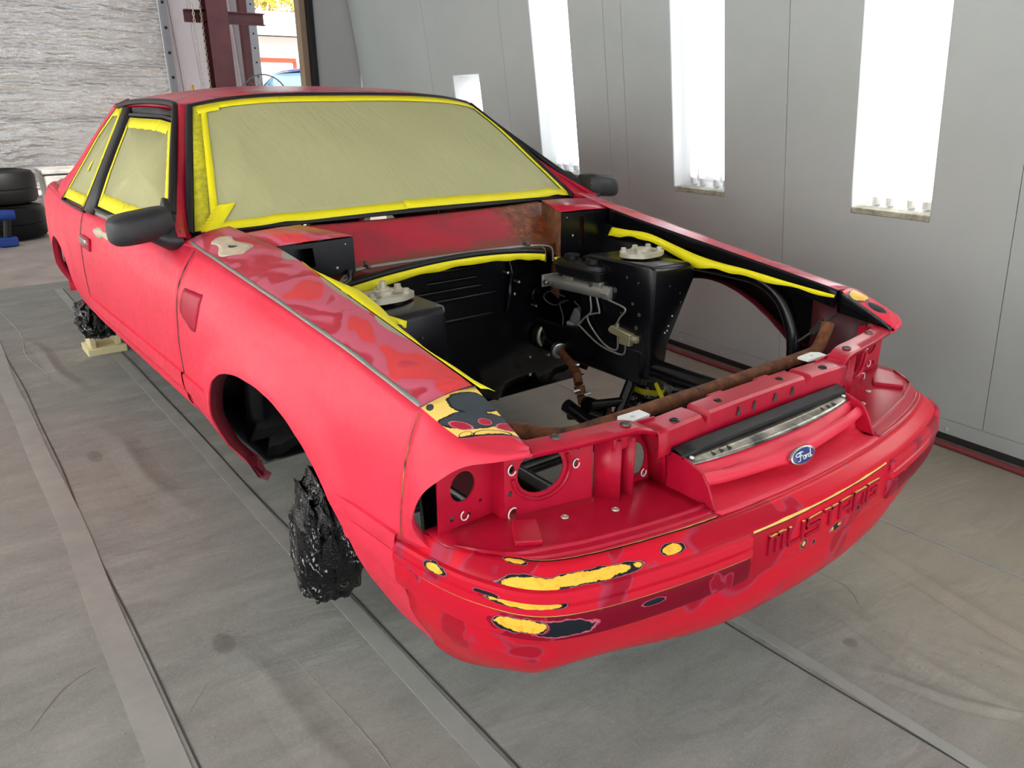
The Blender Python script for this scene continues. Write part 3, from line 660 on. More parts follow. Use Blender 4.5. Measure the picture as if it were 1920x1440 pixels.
# smoothed outline, both sides, with inward normals
half = spline([(-x, y, 0) for x, y in list(zip(OX, OY))[::-1]], 3)
pl = half[:-1] + [Vector((-p.x, p.y, 0)) for p in half[::-1]]
for _ in range(4): pl = [pl[0]] + [(pl[i - 1] + pl[i] * 2 + pl[i + 1]) / 4 for i in range(1, len(pl) - 1)] + [pl[-1]]
def pnorm(i):
    d = (pl[min(i + 1, len(pl) - 1)] - pl[max(i - 1, 0)]).normalized(); return Vector((-d.y, d.x, 0))
def sidew(p): q = min(1, max(0, (p.y - .16) / .24)); return q * q * (3 - 2 * q)
def outl(i, z, ins, extra=0., corner=0.):
    p = pl[i]; q = p + pnorm(i) * (ins + extra * sidew(p) + corner * (1 - sidew(p)) * math.exp(-((abs(p.x) - .57) / .21) ** 2)); return (q.x, q.y, z - (.024 * sidew(p) if z < .36 else 0))
BROWS = [(.530, .055, -.035), (.521, .042, -.025), (.508, .024, -.01), (.499, .014, 0), (.494, .012, 0), (.45, .010, 0), (.404, .010, .004), (.396, .012, .008), (.391, .016, .010), (.353, .016, .016, .012), (.316, .024, .024, .026), (.283, .040, .027, .040), (.255, .062, .020, .052), (.236, .084, .004, .062), (.224, .104, -.008, .070)]
Y1 = [((-.685, .150, .502), (.075, .04, .012), -.7), ((-.60, .100, .507), (.12, .04, .009), -.33), ((-.43, .06, .513), (.034, .03, .008), -.15), ((-.36, .07, .262), (.03, .05, .012), 0), ((-.70, .19, .526), (.03, .03, .004), .6)]
D1 = [((-.38, .07, .262), (.06, .05, .015), 0), ((-.05, .0, .41), (.01, .02, .01), 0), ((-.66, .25, .20), (.06, .06, .02), 0)]
MT['bump'] = m_chips('bumper_paint', rings(S(212, 24, 48), S(178, 16, 42), 3.2), Y1 + [((.045, 0, .418), (.010, .03, .006), 0), ((.018, 0, .415), (.007, .03, .006), 0), ((-.085, 0, .418), (.009, .03, .008), 0)],
    dark=D1 + [((.032, 0, .416), (.028, .03, .011), 0), ((-.085, 0, .418), (.016, .03, .014), 0), ((.12, 0, .43), (.01, .03, .008), 0)], lines=[(.497, .0022, -.245, .24, .15), (.5305, .0016, -.72, -.3, .55), (.393, .0012, -.2, .3, .6)])
def padbase(t):
    c = rings(S(206, 26, 50), S(160, 14, 42), 4.0, 2.)(t); o = t.sep(); nz = t.noise(14, 3, .6)
    f = t.math('MULTIPLY', t.math('LESS_THAN', o[2], .4535), t.math('GREATER_THAN', t.math('ADD', o[0], t.math('MULTIPLY', nz, .16)), -.66))  # lower front band: maroon coat, with its shade put into the colour
    return t.mix(f, c, rings(S(122, 8, 34), S(150, 14, 42), 5., 6.)(t))
MT['pad'] = m_chips('bumper_pad_paint', padbase, [((-.71, .15, .432), (.060, .05, .017), -.9), ((-.775, .31, .489), (.02, .035, .010), 0), ((-.70, .145, .474), (.08, .05, .006), -.8), ((-.237, .015, .437), (.010, .03, .036), (0, -.12, 0)), ((.79, .3, .48), (.02, .03, .01), 0)],
    dark=[((-.662, .105, .427), (.070, .04, .020), -.5), ((-.49, .05, .437), (.026, .03, .007), 0), ((-.242, .015, .44), (.016, .03, .045), (0, -.12, 0)), ((-.74, .2, .482), (.03, .03, .006), 0)], lines=[(.456, .0022, -.79, -.26, .35), (.4785, .0012, -.79, -.55, .5)])
bcv = sheet('bumper_cover', [[outl(i, *r) for r in BROWS] for i in range(len(pl))], ['bump', 'black'], car, (0, -1, 0), .003, moff=1, smooth=28)
bcv['label'] = 'red bumper cover sanded through to yellow and black'
PROWS = [(.4985, .013), (.497, .005), (.492, .001), (.480, -.001), (.4775, .003), (.474, .003), (.4715, -.001), (.459, -.003), (.4555, -.001), (.4525, .002), (.44, .000), (.415, .001), (.403, .004), (.3985, .012)]
for s in (-1, 1):
    idx = [i for i, p in enumerate(pl) if p.x * s > .232]
    if s > 0: idx = idx[::-1]
    cols = [[outl(i, *r) for r in PROWS] for i in idx]
    # rounded inner end
    e = cols[-1]; ex = []
    for k, (dx, dn) in enumerate(((.010, .002), (.017, .007), (.020, .014))):
        ex.append([(p[0] - s * dx, p[1] + dn - .002, .448 + (p[2] - .448) * (1 - .06 * k)) for p in e])
    sheet('bumper_pad', cols + ex, 'pad', bcv, (0, -1, 0), .0, smooth=28)
# nose corners (wing extensions above the headlamp openings)
HCH = [(.762, .33, .50), (.787, .352, .54), (.79, .358, .572), (.78, .34, .62), (.757, .31, .656), (.728, .28, .683), (.685, .25, .690), (.616, .236, .684)]
UCH = [(.789, .41, .50), (.785, .41, .54), (.781, .41, .572), (.774, .41, .62), (.766, .41, .66), (.752, .41, .705), (.731, .41, .751), (.722, .35, .732), (.709, .295, .715), (.672, .258, .704), (.616, .243, .697)]
def resamp(P, n):
    P = [Vector(p) for p in P]; L = [0]
    for a, b in zip(P[:-1], P[1:]): L.append(L[-1] + (b - a).length)
    return [Vector([float(np.interp(L[-1] * k / (n - 1), L, [p[j] for p in P])) for j in range(3)]) for k in range(n)]
for s in (-1, 1):
    F = lambda p: (s * p[0], p[1], p[2])
    H = resamp(spline(HCH, 4), 31)
    # match the upper chain piecewise: seam part against the first 60% of H
    U = resamp(UCH[:7], 17) + resamp(UCH[6:], 15)[1:]
    cols = []
    for u, h in zip(U, H):
        out = Vector((.35, -.5, .25)); c_ = [F(u.lerp(h, q) + out * .010 * math.sin(math.pi * q)) for q in np.linspace(0, 1, 7)]
        c_ += [F(h + Vector((-.006, .004, 0))), F(h + Vector((-.016, .02, 0))), F(h + Vector((-.024, .05, -.002)))]
        cols.append(c_)
    bm = bmesh.new(); addgrid(bm, cols)
    K = resamp(UCH[6:], 15); I = resamp([(.618, .403, .768), (.6175, .33, .738), (.617, .28, .716), (.616, .255, .704), (.616, .243, .697)], 15)
    rows = [[F(k.lerp(i_, q) + Vector((0, 0, .006)) * math.sin(math.pi * q)) for q in np.linspace(0, 1, 6)] for k, i_ in zip(K, I)]
    addgrid(bm, rows, mi=1)
    addgrid(bm, [[F(i_), F(i_ + Vector((-.002, 0, -.008))), F(i_ + Vector((-.003, .0, -.012 - .05 * (i_.y - .243) / .16)))] for i_ in I], mi=2)
    bmesh.ops.remove_doubles(bm, verts=bm.verts[:], dist=3e-4); bmesh.ops.recalc_face_normals(bm, faces=bm.faces[:]); bm.normal_update(); orient(bm, (s, -.3, .4))
    nc = finish('nose_corner', bm, ['side', NOSE_L if s < 0 else NOSE_R, 'black'], car, 35, .0025, recalc=False)
    nc['label'] = 'nose corner above the headlamp opening, sanded to black and yellow' if s < 0 else 'nose corner on the far side'
    hp = empty('headlamp_panel', (0, 0, 0), car); hp['label'] = 'stepped red headlamp mounting panel with empty lamp holes'
    # headlamp pocket: floor, outer wall
    rows = []
    for k in range(16):
        x = .290 + (.765 - .290) * k / 15; y0 = yout(x) + .052
        i = min(range(len(pl)), key=lambda j: abs(pl[j].x + x) if pl[j].y < .4 else 9); a = outl(i, .530, .055, -.035)
        ya = a[1]; xa = abs(a[0]) if k else .29
        r = [(s * xa, ya, .530)]
        for dy, z in ((.012, .5285), (.016, .533), (.03, .534), (.034, .5385), (.040, .5385), (.044, .534), (.06, .535), (.10, .536), (.15, .536), (.21, .536)): r.append((s * (xa + (x - xa) * min(1, dy / .06)), min(.36, ya + dy * (1 if x < .6 else max(.25, (.36 - ya) / .21 if ya < .36 else .25))), z))
        rows.append(r)
    sheet('lamp_pocket_floor', rows, 'crim', hp, (0, 0, 1), .002)
    # stepped headlamp panel: three plates with lamp holes
    def pp(name, a, b, z0, z1, holes, mat='crim'):
        A = Vector((s * a[0], a[1], 0)); B = Vector((s * b[0], b[1], 0)); L = (B - A).length; d = (B - A) / L; nz = d.cross(Vector((0, 0, 1)))
        return plate(name, [(0, z0), (L, z0), (L, z1), (0, z1)], holes, basis(A, d, Vector((0, 0, 1)), nz), .004, mat, hp)
    pp('lamp_panel', (.752, .332), (.627, .338), .53, .678, [(.055, .614, .028, .030), (.030, .556, .006, .006), (.066, .553, .005, .005), (.095, .572, .004, .004)])
    pp('lamp_panel', (.627, .338), (.626, .305), .53, .68, [])
    pp('lamp_panel', (.626, .305), (.440, .268), .53, .682, [(.076, .618, .049, .045), (.015, .634, .007, .008), (.012, .585, .005, .006), (.150, .618, .006, .008), (.157, .650, .005, .005), (.018, .543, .008, .010)])
    pp('lamp_panel', (.398, .268), (.285, .255), .53, .67, [(.060, .585, .035, .042), (.022, .553, .005, .008), (.095, .545, .005, .006)])
    # raised ring round the big hole and bare-metal drill rings
    bm = bmesh.new(); d = Vector((.19, -.037, 0)).normalized(); o0 = Vector((-.626, .303, 0)) + Vector((.186, -.037, 0)).normalized() * .076 + Vector((0, -.003, .618))
    addtube(bm, [Vector((s * -1 * p.x, p.y, p.z)) for p in [o0 + Vector((.186, -.037, 0)).normalized() * .060 * math.cos(a) + Vector((0, 0, 1)) * .056 * math.sin(a) for a in np.linspace(math.pi * 1.02, math.pi * 2.15, 20)]], .004, 6); finish('lamp_ring', bm, 'crim', hp, 60)
    for (x, y, z, r) in ((.611, .300, .634, .009), (.478, .273, .618, .008), (.697, .331, .556, .008), (.308, .255, .553, .007), (.61, .299, .543, .011)):
        bm = bmesh.new(); addtube(bm, [(s * (x + r * math.cos(a)), y - .002, z + r * 1.15 * math.sin(a)) for a in np.linspace(r * 400, r * 400 + 3.6 + (x * 50) % 2, 12)], .0014, 5); finish('bare_drill_ring', bm, 'white', hp, 60)
    # upright ribs between the lamps
    for a, b in (((.436, .268), (.412, .222)), ((.412, .222), (.398, .268)), ((.385, .268), (.378, .218))):
        A, B = Vector((s * a[0], a[1], .532)), Vector((s * b[0], b[1], .532)); n_ = Vector((0, 0, .132))
        sheet('rib', [[A, A + n_], [B, B + n_ * .98]], 'crim', hp, (s, -1, 0), .004)
    box('rib_bracket', (s * .395, .25, .652), (.05, .04, .028), 'crim', hp, bevel=.003)
    for (x, y, z) in ((.534, .238, .537), (.44, .2, .537)): lathe('pocket_screw', (s * x, y, z), (0, 0, 1), [(0, .008), (.002, .007), (.003, .003), (.0015, .0025), (.0015, 0)], 'zinc', hp, 12)
    box('pocket_step', (s * .628, .235, .540), (.05, .075, .012), 'crim', hp, Matrix.Rotation(s * .55, 3, 'Z'), bevel=.003)
    # upper bar over the lamps with its down-turned inner end
    rows = []
    for k in range(22):
        q = k / 21; x = .612 - .285 * q; yf = float(np.interp(x, [.33, .42, .52, .612], [.205, .217, .228, .243])); yb = yf + float(np.interp(x, [.33, .4, .5, .612], [.052, .055, .048, .045])); z = float(np.interp(x, [.325, .345, .375, .42, .612], [.664, .676, .684, .684, .690])); dz = float(np.interp(x, [.33, .612], [.0, .006]))
        rows.append([(s * x, yb, z + dz - .010), (s * x, yb - .004, z + dz), (s * x, (yf + yb) / 2, z + dz * .5 + .001), (s * x, yf + .004, z), (s * x, yf, z - .004), (s * x, yf + .001, z - .012)])
    ub = sheet('upper_bar', rows, 'crim', car, (0, 0, 1), .003)
    for (x, y, z) in ((.538, .264, .694), (.386, .236, .689)): lathe('bar_screw', (s * x, y, z - .003), (0, 0, 1), [(0, .011), (.003, .010), (.005, .006), (.0035, .005), (.0035, 0)], 'screw', ub, 14)
    # inner end turned down beside the grille
    sheet('bar_return', [[(s * .327, y, z), (s * .316, y + .002, z - .03), (s * .300, y + .004, .60), (s * .292, y + .004, .535)] for y, z in ((.204, .664), (.215, .667), (.235, .667), (.256, .66))], 'crim', car, (s, 0, 0), .003)
    plate('end_bracket', [(-.02, -.014), (.05, -.02), (.055, .004), (.04, .018), (-.02, .016)], [(.016, -.001, .005, .005)], basis((s * .30, .285, .666), (s, 0, 0), (0, 1, 0), (0, 0, s)), .006, 'white', car)
# centre bar with its notches
rows = []
XB = [-.33, -.30, -.22, -.205, -.195, -.178, -.168, -.158, -.12, -.06, 0, .06, .12, .158, .168, .178, .195, .205, .22, .30, .33]
for x in XB:
    a = abs(x); zt = .6655 if a > .19 else (.645 if a > .175 else .667); yf = .200 + .010 * (1 - (x / .33) ** 2)
    nb = .0 if a > .19 or a < .175 else .0
    rows.append([(x, yf + .062, zt - .03), (x, yf + .060, zt - .004), (x, yf + .056, zt), (x, yf + .03, zt + .001), (x, yf + .006, zt), (x, yf, zt - .005), (x, yf - .002, .640 if zt > .65 else .632), (x, yf - .002, .612), (x, yf + .004, .606)])
cb = sheet('centre_bar', rows, 'crim', car, (0, -.5, 1), .003, smooth=30)
for x, y in ((-.262, .222), (-.109, .236), (.109, .236), (.262, .222)): lathe('bar_screw', (x, y, .664), (0, 0, 1), [(0, .011), (.004, .010), (.006, .006), (.0045, .005), (.0045, 0)], 'cap', cb, 14)
for x in (-.075, -.02, .055, .12):
    lathe('slot_hole', (x, .2065 if abs(x) > .06 else .2075, .640), (0, -1, 0), [(0, .006), (.002, .0065)], 'groove', cb, 10); lathe('slot_hole', (x + .002, .2065 if abs(x) > .06 else .2075, .650), (0, -1, 0), [(0, .004), (.002, .0045)], 'groove', cb, 10)
for x in (-.075, .09): box('bar_tab', (x, .262, .662), (.05, .03, .010), 'crim', cb, bevel=.004)
# grille mouth panel
cols = []
for k in range(41):
    x = -.288 + .576 * k / 40; q = x / .288; yo = yout(x); bl = 1 - abs(q) ** 6; h = .018 * q * q; b_ = math.exp(-(x / .055) ** 2); gd = .114 + .075 * (1 - b_) * (1 - min(1, abs(q) / .95) ** 4)
    P = [(.195, .606), (.170, .603), (.150, .597), (.137, .588), (.126, .578), (.117, .573 + .006 * b_), (.110 - .008 * b_, .570 + .008 * b_), (.104 - .010 * b_, .563), (.102 - .009 * b_, .556 - .006 * b_), (.106 - .005 * b_, .549 - .006 * b_), (gd, .546 - .004 * b_), (gd + .002, .531), (.112, .5275), (.092, .5275), (.070, .529), (.054, .530)]
    cols.append([(x, yo + p[0], p[1] + (h if 4 < j < 12 else h * .5 if j in (3, 12) else 0)) for j, p in enumerate(P)])
gm = sheet('grille_panel', cols, 'crimgrille' if 'crimgrille' in MT else 'side', car, (0, -1, .4), .003, smooth=50)
gm['label'] = 'red grille panel with an oval badge'
for s in (-1, 1):
    yo = yout(.29); prism('grille_end', [(s * .290, yo + .205, .612), (s * .290, yo + .150, .612), (s * .290, yo + .105, .598), (s * .290, yo + .088, .575), (s * .290, yo + .068, .531), (s * .290, yo + .205, .531)], (-s * .006, 0, 0), 'crim', gm, bevel=.002)
# black-and-bright sight plate above the mouth
def plx(x, f): yo = .165 - .028 * (1 - (x / .30) ** 2) ** .8 if abs(x) < .3 else .165; return yo
rows = [[(x, .204, .606), (x, .199, .624), (x, .194, .626), (x, .172, .6175), (x, .168, .609)] for x in np.linspace(-.292, .292, 13)]
spl = sheet('sight_plate', rows, 'rubber', car, (0, -.3, 1), .002); spl['label'] = 'black folded plate with a bright front edge'
MT['brush'] = plain('brushed_plate', S(176, 170, 158), .3, .8, var=(14, S(70, 68, 64)))
sheet('bright_edge', [[(x, .168 + (plx(x, 1) - .004 - .168) * q, .609 - .010 * q) for q in np.linspace(0, 1, 4)] for x in np.linspace(-.29, .29, 25)], 'brush', spl, (0, -.3, 1), .002)
for s in (-1, 1):
    lathe('plate_rivet', (s * .271, .1645, .6085), (0, -.2, 1), [(0, .005), (.002, .0045), (.003, .002)], 'white', spl, 10)
    for k in range(3): box('plate_slot', (s * (.215 - .024 * k), .156, .6065 - .0012), (.0025, .013, .003), 'groove', spl, bevel=0)
# oval badge
bt = NT('badge_blue'); bt.col(S(18, 42, 120)); bt.rough(.25); bt.p.inputs['Coat Weight'].default_value = .6; MT['blue'] = bt.m
bo = Vector((0, .0915, .562)); bx, by, bn = Vector((1, 0, 0)), Vector((0, .36, .933)), Vector((0, -.933, .36))
def oval(name, rx, ry, h0, h1, mat):
    bm = bmesh.new(); R_ = [[bo + bx * rx * f * math.cos(a) + by * ry * f * math.sin(a) + bn * h for a in np.linspace(0, 2 * math.pi, 40, endpoint=False)] for h, f in ((h0, 1), (h1 - .001, 1), (h1, .96), (h1 + .0005, .5))]
    V = addgrid(bm, R_, True); bm.faces.new(V[-1]); return finish(name, bm, mat, gm, 50)
oval('badge_rim', .043, .0185, -.004, .004, 'steel'); oval('badge_face', .0395, .0158, 0, .0046, 'blue')
ST_ = [[(-.30, .34), (-.62, .42), (-.78, .22), (-.60, .08), (-.42, .20)], [(-.60, .40), (-.30, .46), (-.05, .38)], [(-.28, .40), (-.38, .0), (-.48, -.38), (-.68, -.42)], [(-.50, .02), (-.30, .06), (-.16, .08)],
       [(.0, -.02), (-.14, -.12), (-.10, -.36), (.04, -.36), (.10, -.16), (.0, -.02), (.14, -.05)], [(.18, -.02), (.16, -.36)], [(.17, -.16), (.26, -.02), (.34, -.06)], [(.56, -.06), (.42, -.06), (.36, -.26), (.46, -.38), (.57, -.20)], [(.68, .44), (.58, -.20), (.60, -.38), (.74, -.28)]]
bm = bmesh.new()
for q in ST_: addtube(bm, spline([bo + bx * p[0] * .036 + by * p[1] * .020 + bn * .0054 for p in q], 5), .0011, 6)
finish('badge_script', bm, 'white', gm, 60)
# raised word on the bumper
GL = {'M': [[(0, 0), (0, 1), (1, 1), (1, 0)], [(.5, 1), (.5, 0)]], 'U': [[(0, 1), (0, 0), (1, 0), (1, 1)]], 'S': [[(1, 1), (0, 1), (0, .5), (1, .5), (1, 0), (0, 0)]], 'T': [[(0, 1), (1, 1)], [(.5, 1), (.5, 0)]], 'A': [[(0, 0), (0, 1), (1, 1), (1, 0)], [(0, .42), (1, .42)]], 'N': [[(0, 0), (0, 1), (1, 1), (1, 0)]], 'G': [[(1, 1), (0, 1), (0, 0), (1, 0), (1, .5), (.5, .5)]]}
MT['letter'] = m_chips('letter_paint', S(170, 22, 48), [], lines=[(.478, .001, -.3, .3, .7)])
for k, ch in enumerate('MUSTANG'):
    bm = bmesh.new(); x0 = -.200 + k * .0585; wd, ht = .041, .036; z0 = .438
    for q in GL[ch]:
        P = []
        for (a, b), (c_, d) in zip(q[:-1], q[1:]):
            xa, za, xb_, zb = x0 + a * wd, z0 + b * ht, x0 + c_ * wd, z0 + d * ht; y_ = yout((xa + xb_) / 2) + .0085
            addbox(bm, ((xa + xb_) / 2, y_, (za + zb) / 2), (abs(xb_ - xa) + .008, .005, abs(zb - za) + .008))
    o = finish('letter', bm, 'letter', bcv, 30, bevel=.001); o['label'] = 'raised letter ' + ch
# seams: dark gap between wing and nose, flexible duct and lower tubes seen through the lamp holes
tube('duct_hose', [(-.335, .30, .612), (-.30, .31, .612), (-.25, .33, .615)], .018, 'conc', car, 12)
for k in range(7): lathe('duct_rib', (-.34 + k * .012, .30 + .003 * k, .612), (1, .15, 0), [(0, .018), (.003, .0205), (.006, .018)], 'conc', car, 14)
# ================================================================ engine bay
def lipz(x): return .795 - .05 * min(1.3, (x / .42) ** 2)
def lipy(x): return 1.33 + .05 * min(1.3, (x / .42) ** 2)
rows = []
for x in np.linspace(-.66, .66, 31):
    tn = math.exp(-((x - .05) / .2) ** 2)
    rows.append([(x, lipy(x), lipz(x)), (x, lipy(x) + .012, lipz(x) - .018), (x, 1.43, lipz(x) - .035), (x, 1.432, .66), (x, 1.432, .52), (x, 1.44, .40), (x, 1.46 - .06 * tn, .30), (x, 1.50 - .05 * tn, .235 + .02 * math.sin(x * 23) + .012 * math.sin(x * 51))])
fw = sheet('firewall', rows, 'black', car, (0, -1, 0), .004, smooth=50); fw['label'] = 'gloss black firewall with pressed ribs'
for x0, x1, z in ((-.04, .128, .738), (-.10, .116, .702), (-.139, .138, .670), (-.137, .195, .637), (-.073, .183, .563)):
    bm = bmesh.new(); addtube(bm, [(x0 + (x1 - x0) * q, 1.434, z) for q in (0, .04, .1, .5, .9, .96, 1)], [.002, .007, .009, .009, .009, .007, .002], 8); finish('pressed_rib', bm, 'black', fw, 60)
for x, z in ((.23, .70), (.26, .62), (.28, .66), (.36, .56), (.33, .37), (.42, .36), (.33, .30)): lathe('firewall_stud', (x, 1.43, z), (0, -1, 0), [(0, .006), (.012, .006), (.014, .002)], 'steel', fw, 8)
tube('harness_bundle', [(.235, 1.424, .75), (.245, 1.42, .70), (.24, 1.422, .66), (.235, 1.42, .62), (.225, 1.424, .56)], [.006, .011, .009, .012, .006], 'black', fw, 8, 4)
sheet('floor_pan', [[(x, y, .20) for y in (1.5, 2.4, 3.3, 4.3)] for x in (-.68, 0, .68)], 'black', car, (0, 0, -1), .004)
# cowl wall: red above, rusty to the far end
t = NT('rusty_cowl'); o = t.sep(); nz = t.noise(9, 5, .65)
f = t.ramp(t.math('ADD', o[0], t.math('MULTIPLY', t.math('SUBTRACT', nz, .5), .35)), [(.0, (0, 0, 0)), (.20, (0, 0, 0)), (.30, (1, 1, 1))])
c = t.mix(t.ramp(t.noise(6, 4, .6), [(.4, (0, 0, 0)), (.7, (1, 1, 1))]), S(176, 30, 52), S(148, 40, 54)); rs = t.ramp(t.noise(30, 6, .7), [(.3, S(40, 20, 12)), (.5, S(120, 58, 26)), (.72, S(176, 104, 58))])
g = t.ramp(t.math('ADD', o[2], t.math('MULTIPLY', nz, .06)), [(.0, (1, 1, 1)), (.835, (1, 1, 1)), (.85, (0, 0, 0)), (.93, (0, 0, 0)), (.945, (1, 1, 1))])
c = t.mix(f, c, rs); c = t.mix(t.math('MULTIPLY', g, .75), c, S(110, 66, 44)); t.col(c); t.rough(.45); MT['cowl'] = t.m
rows = []
for x in np.linspace(-.47, .52, 28):
    yb, zb = ws_bot(x); rows.append([(x, yb + .04, .900), (x, yb - .008, .906), (x, yb - .035, .903), (x, yb - .05, .885), (x, 1.475, .850), (x, 1.45, .825), (x, 1.41, .802), (x, 1.385, .792), (x, lipy(x) + .02, lipz(x) + .004)])
cw = sheet('cowl_panel', rows, 'cowl', car, (0, -1, .3), .003, smooth=60); cw['label'] = 'red cowl wall turning rusty at its far end'
tube('cowl_seal', [(x, lipy(x) - .002, lipz(x) + .008) for x in np.linspace(-.47, .34, 18)], .010, 'rubber', car, 8)
for s in (-1, 1):
    # cowl side boxes: painted top, black face with an opening
    tp = [[(s * .655, 1.475, .922), (s * .622, 1.345, .900)], [(s * .55, 1.50, .925), (s * .52, 1.338, .906)], [(s * .47, 1.53, .922), (s * .395, 1.335, .9075)]]
    ct = sheet('cowl_side_top', tp, 'top_l' if s < 0 else 'crim', car, (0, 0, 1), .003)
    zb = .80 if s < 0 else .60
    hole = [(.045, .885), (.10, .885), (.105, .832), (.05, .828)] if s < 0 else [(.115, .885), (.137, .882), (.137, .79), (.128, .778), (.112, .782)]
    A = Vector((s * .618, 1.338, 0)); B = Vector((s * .395, 1.330, 0)); d = (B - A).normalized(); L = (B - A).length
    fc = plate('cowl_side_face', [(0, zb), (L + (.0 if s < 0 else 0), zb), (L, .902), (0, .896)], [hole], basis(A, d, Vector((0, 0, 1)), d.cross(Vector((0, 0, 1)))), .003, 'black', car)
    box('cowl_box_back', (s * .52, 1.395, (zb + .89) / 2), (.17, .004, .89 - zb), 'rust' if s > 0 else 'black', car, bevel=0)
    sheet('cowl_side_cheek', [[(s * .395, 1.332, .903), (s * .47, 1.53, .918)], [(s * .392, 1.335, zb), (s * .47, 1.50, zb)]], 'rust' if s > 0 else 'black', car, (-s, 0, 0), .003)
    for x, z in ((.42, .885), (.60, .84), (.45, .82)): lathe('face_bolt', (s * x, 1.334, z), (0, -1, 0), [(0, .005), (.004, .004), (.005, .001)], 'zinc' if x < .5 else 'black', car, 8)
    # inner wings
    top = [(s * .612, y, .768 + .1447 * (y - .403) - .055) for y in np.linspace(.95, 1.42, 8)]
    if s > 0: rows = [[p, (s * .60, p[1], .70), (s * .56, p[1], .60), (s * .47, p[1], .52), (s * .46, p[1], .38)] for p in top]
    else: rows = [[(s * .612, y, .768 + .1447 * (y - .403) - .016), (s * .60, y, .70), (s * .53, y, .60), (s * .47, y, .52), (s * .46, y, .32)] for y in np.linspace(.80, 1.42, 10)]
    sheet('inner_wing', rows, 'black', car, (-s, 0, 0), .003)
    # strut tower
    bm = bmesh.new()
    F0 = [(.372, .788), (.552, .782), (.575, .765), (.572, .735), (.468, .53), (.455, .42), (.37, .42), (.372, .60)]
    rings = []
    for y, k in ((.872, 0.), (.885, .0), (1.0, .0), (1.16, .0), (1.20, .012)):
        rings.append([(s * (x + (.0 if y > .875 else (.008 if x < .4 else -.008))), y, z - (.010 if y < .875 and z > .7 else 0) - k) for x, z in F0])
    V = addgrid(bm, rings, True); bm.faces.new(V[0][::-1]); bm.faces.new(V[-1])
    st = finish('strut_tower', bm, 'black', car, 60, bevel=.014)
    for x, y, z, r in ((.371, .98, .74, .005), (.371, .93, .73, .004), (.371, 1.03, .69, .009), (.371, .95, .66, .006), (.371, 1.0, .62, .004), (.371, .92, .63, .007), (.371, .93, .585, .008)): lathe('tower_hole', (s * (x - .0005), y, z), (-s, 0, 0), [(0, r), (.001, r)], 'groove', st, 10)
    for x, z in ((.45, .72), (.50, .69), (.47, .62), (.505, .66), (.44, .57), (.45, .575), (.455, .59)): lathe('tower_hole', (s * x, .871, z), (0, -1, 0), [(0, .003), (.001, .003)], 'white' if z < .63 else 'groove', st, 8)
    # camber plate: scalloped plate, bearing ring, bolts
    sc = []
    for k in range(48):
        a = 2 * math.pi * k / 48; r = 1 + .07 * math.cos(4 * a + .6) - .05 * math.cos(2 * a); q = .62
        sc.append((.078 * r * math.copysign(abs(math.cos(a)) ** q, math.cos(a)), .050 * r * math.copysign(abs(math.sin(a)) ** q, math.sin(a))))
    cp = plate('camber_plate', sc, [(-.030, -.028, .010, .008), (.030, -.020, .016, .011), (.0, .0, .016, .016)], basis((s * .473, 1.018, .800), (1, 0, 0), (0, 1, 0), (0, 0, 1)), .014, 'zinc', car)
    cp['label'] = 'zinc camber plate bolted to the strut tower'
    lathe('bearing_ring', (s * .473, 1.018, .798), (0, 0, 1), [(0, .026), (.018, .026), (.020, .023), (.020, .014), (.006, .013)], 'zinc', cp, 20)
    for dx, dy in ((-.055, .035), (-.052, -.040), (.058, .034), (.050, -.034), (.01, .05)):
        lathe('plate_bolt', (s * .473 + dx, 1.018 + dy * .85, .807), (0, 0, 1), [(0, .013), (.003, .013), (.003, .009), (.012, .009), (.013, .007)], 'zinc', cp, 8)
    if s < 0: lathe('strut_nut', (s * .473, 1.018, .810), (0, 0, 1), [(0, .017), (.014, .017), (.014, .009), (.03, .009)], 'zinc', cp, 8)
    # chassis rails
    box('chassis_rail', (s * .415, 1.26, .455), (.09, .72, .12), 'black', car, bevel=.008)
    tube('front_rail', [(s * .412, .90, .452), (s * .412, .30, .452)], .033, 'black', car, 16)
    tube('lower_rail', [(s * .50, .70, .40), (s * .50, .28, .40)], .026, 'black', car, 14)
    tube('wing_tube', [(s * .64, 1.05, .757), (s * .655, .80, .752), (s * .658, .69, .742), (s * .656, .61, .70), (s * .652, .565, .635), (s * .65, .542, .56), (s * .648, .53, .36)], .0215, 'black', car, 14, 4)
    # wheel house behind the near arch
    sheet('wheel_house', [[(s * .50, y, .30 + .16 * abs(y - .95)), (s * .50, y, .5), (s * .53, y, .66), (s * .60, y, .76 + .1 * (y - .6))] for y in np.linspace(.80, 1.40, 8)] if s < 0 else [[(s * .60, y, .40), (s * .60, y, .5), (s * .60, y, .6)] for y in (1.22, 1.42)], 'black', car, (s, 0, 0), .003)
    if s < 0:
        sheet('splash_panel', [[(s * .515, y, .40), (s * .52, y, .55), (s * .56, y, .70)] for y in np.linspace(.50, .80, 5)], 'maroon', car, (s, 0, 0), .003)
        tube('brake_pipe', [(s * .53, .98, .385), (s * .54, .75, .395), (s * .55, .52, .405)], .005, 'conc', car, 6)
        sheet('wheel_house_rear', [[(x, 1.30 + .04 * math.sin(z * 6), z) for z in np.linspace(.36, .72, 6)] for x in np.linspace(s * .50, s * .765, 5)], 'black', car, (0, -1, 0), .003)
        prism('torn_flange', [(s * .80, 1.262, .345), (s * .775, 1.25, .285), (s * .755, 1.235, .275), (s * .74, 1.24, .292), (s * .75, 1.255, .30), (s * .765, 1.27, .345)], (0, .006, 0), 'maroon', car)
    else:
        sheet('splash_panel', [[(s * .66, y, .40), (s * .66, y, .60), (s * .65, y, .72)] for y in np.linspace(.33, .50, 4)], plain('maroon_far', S(70, 14, 24), .5), car, (-s, 0, 0), .003)
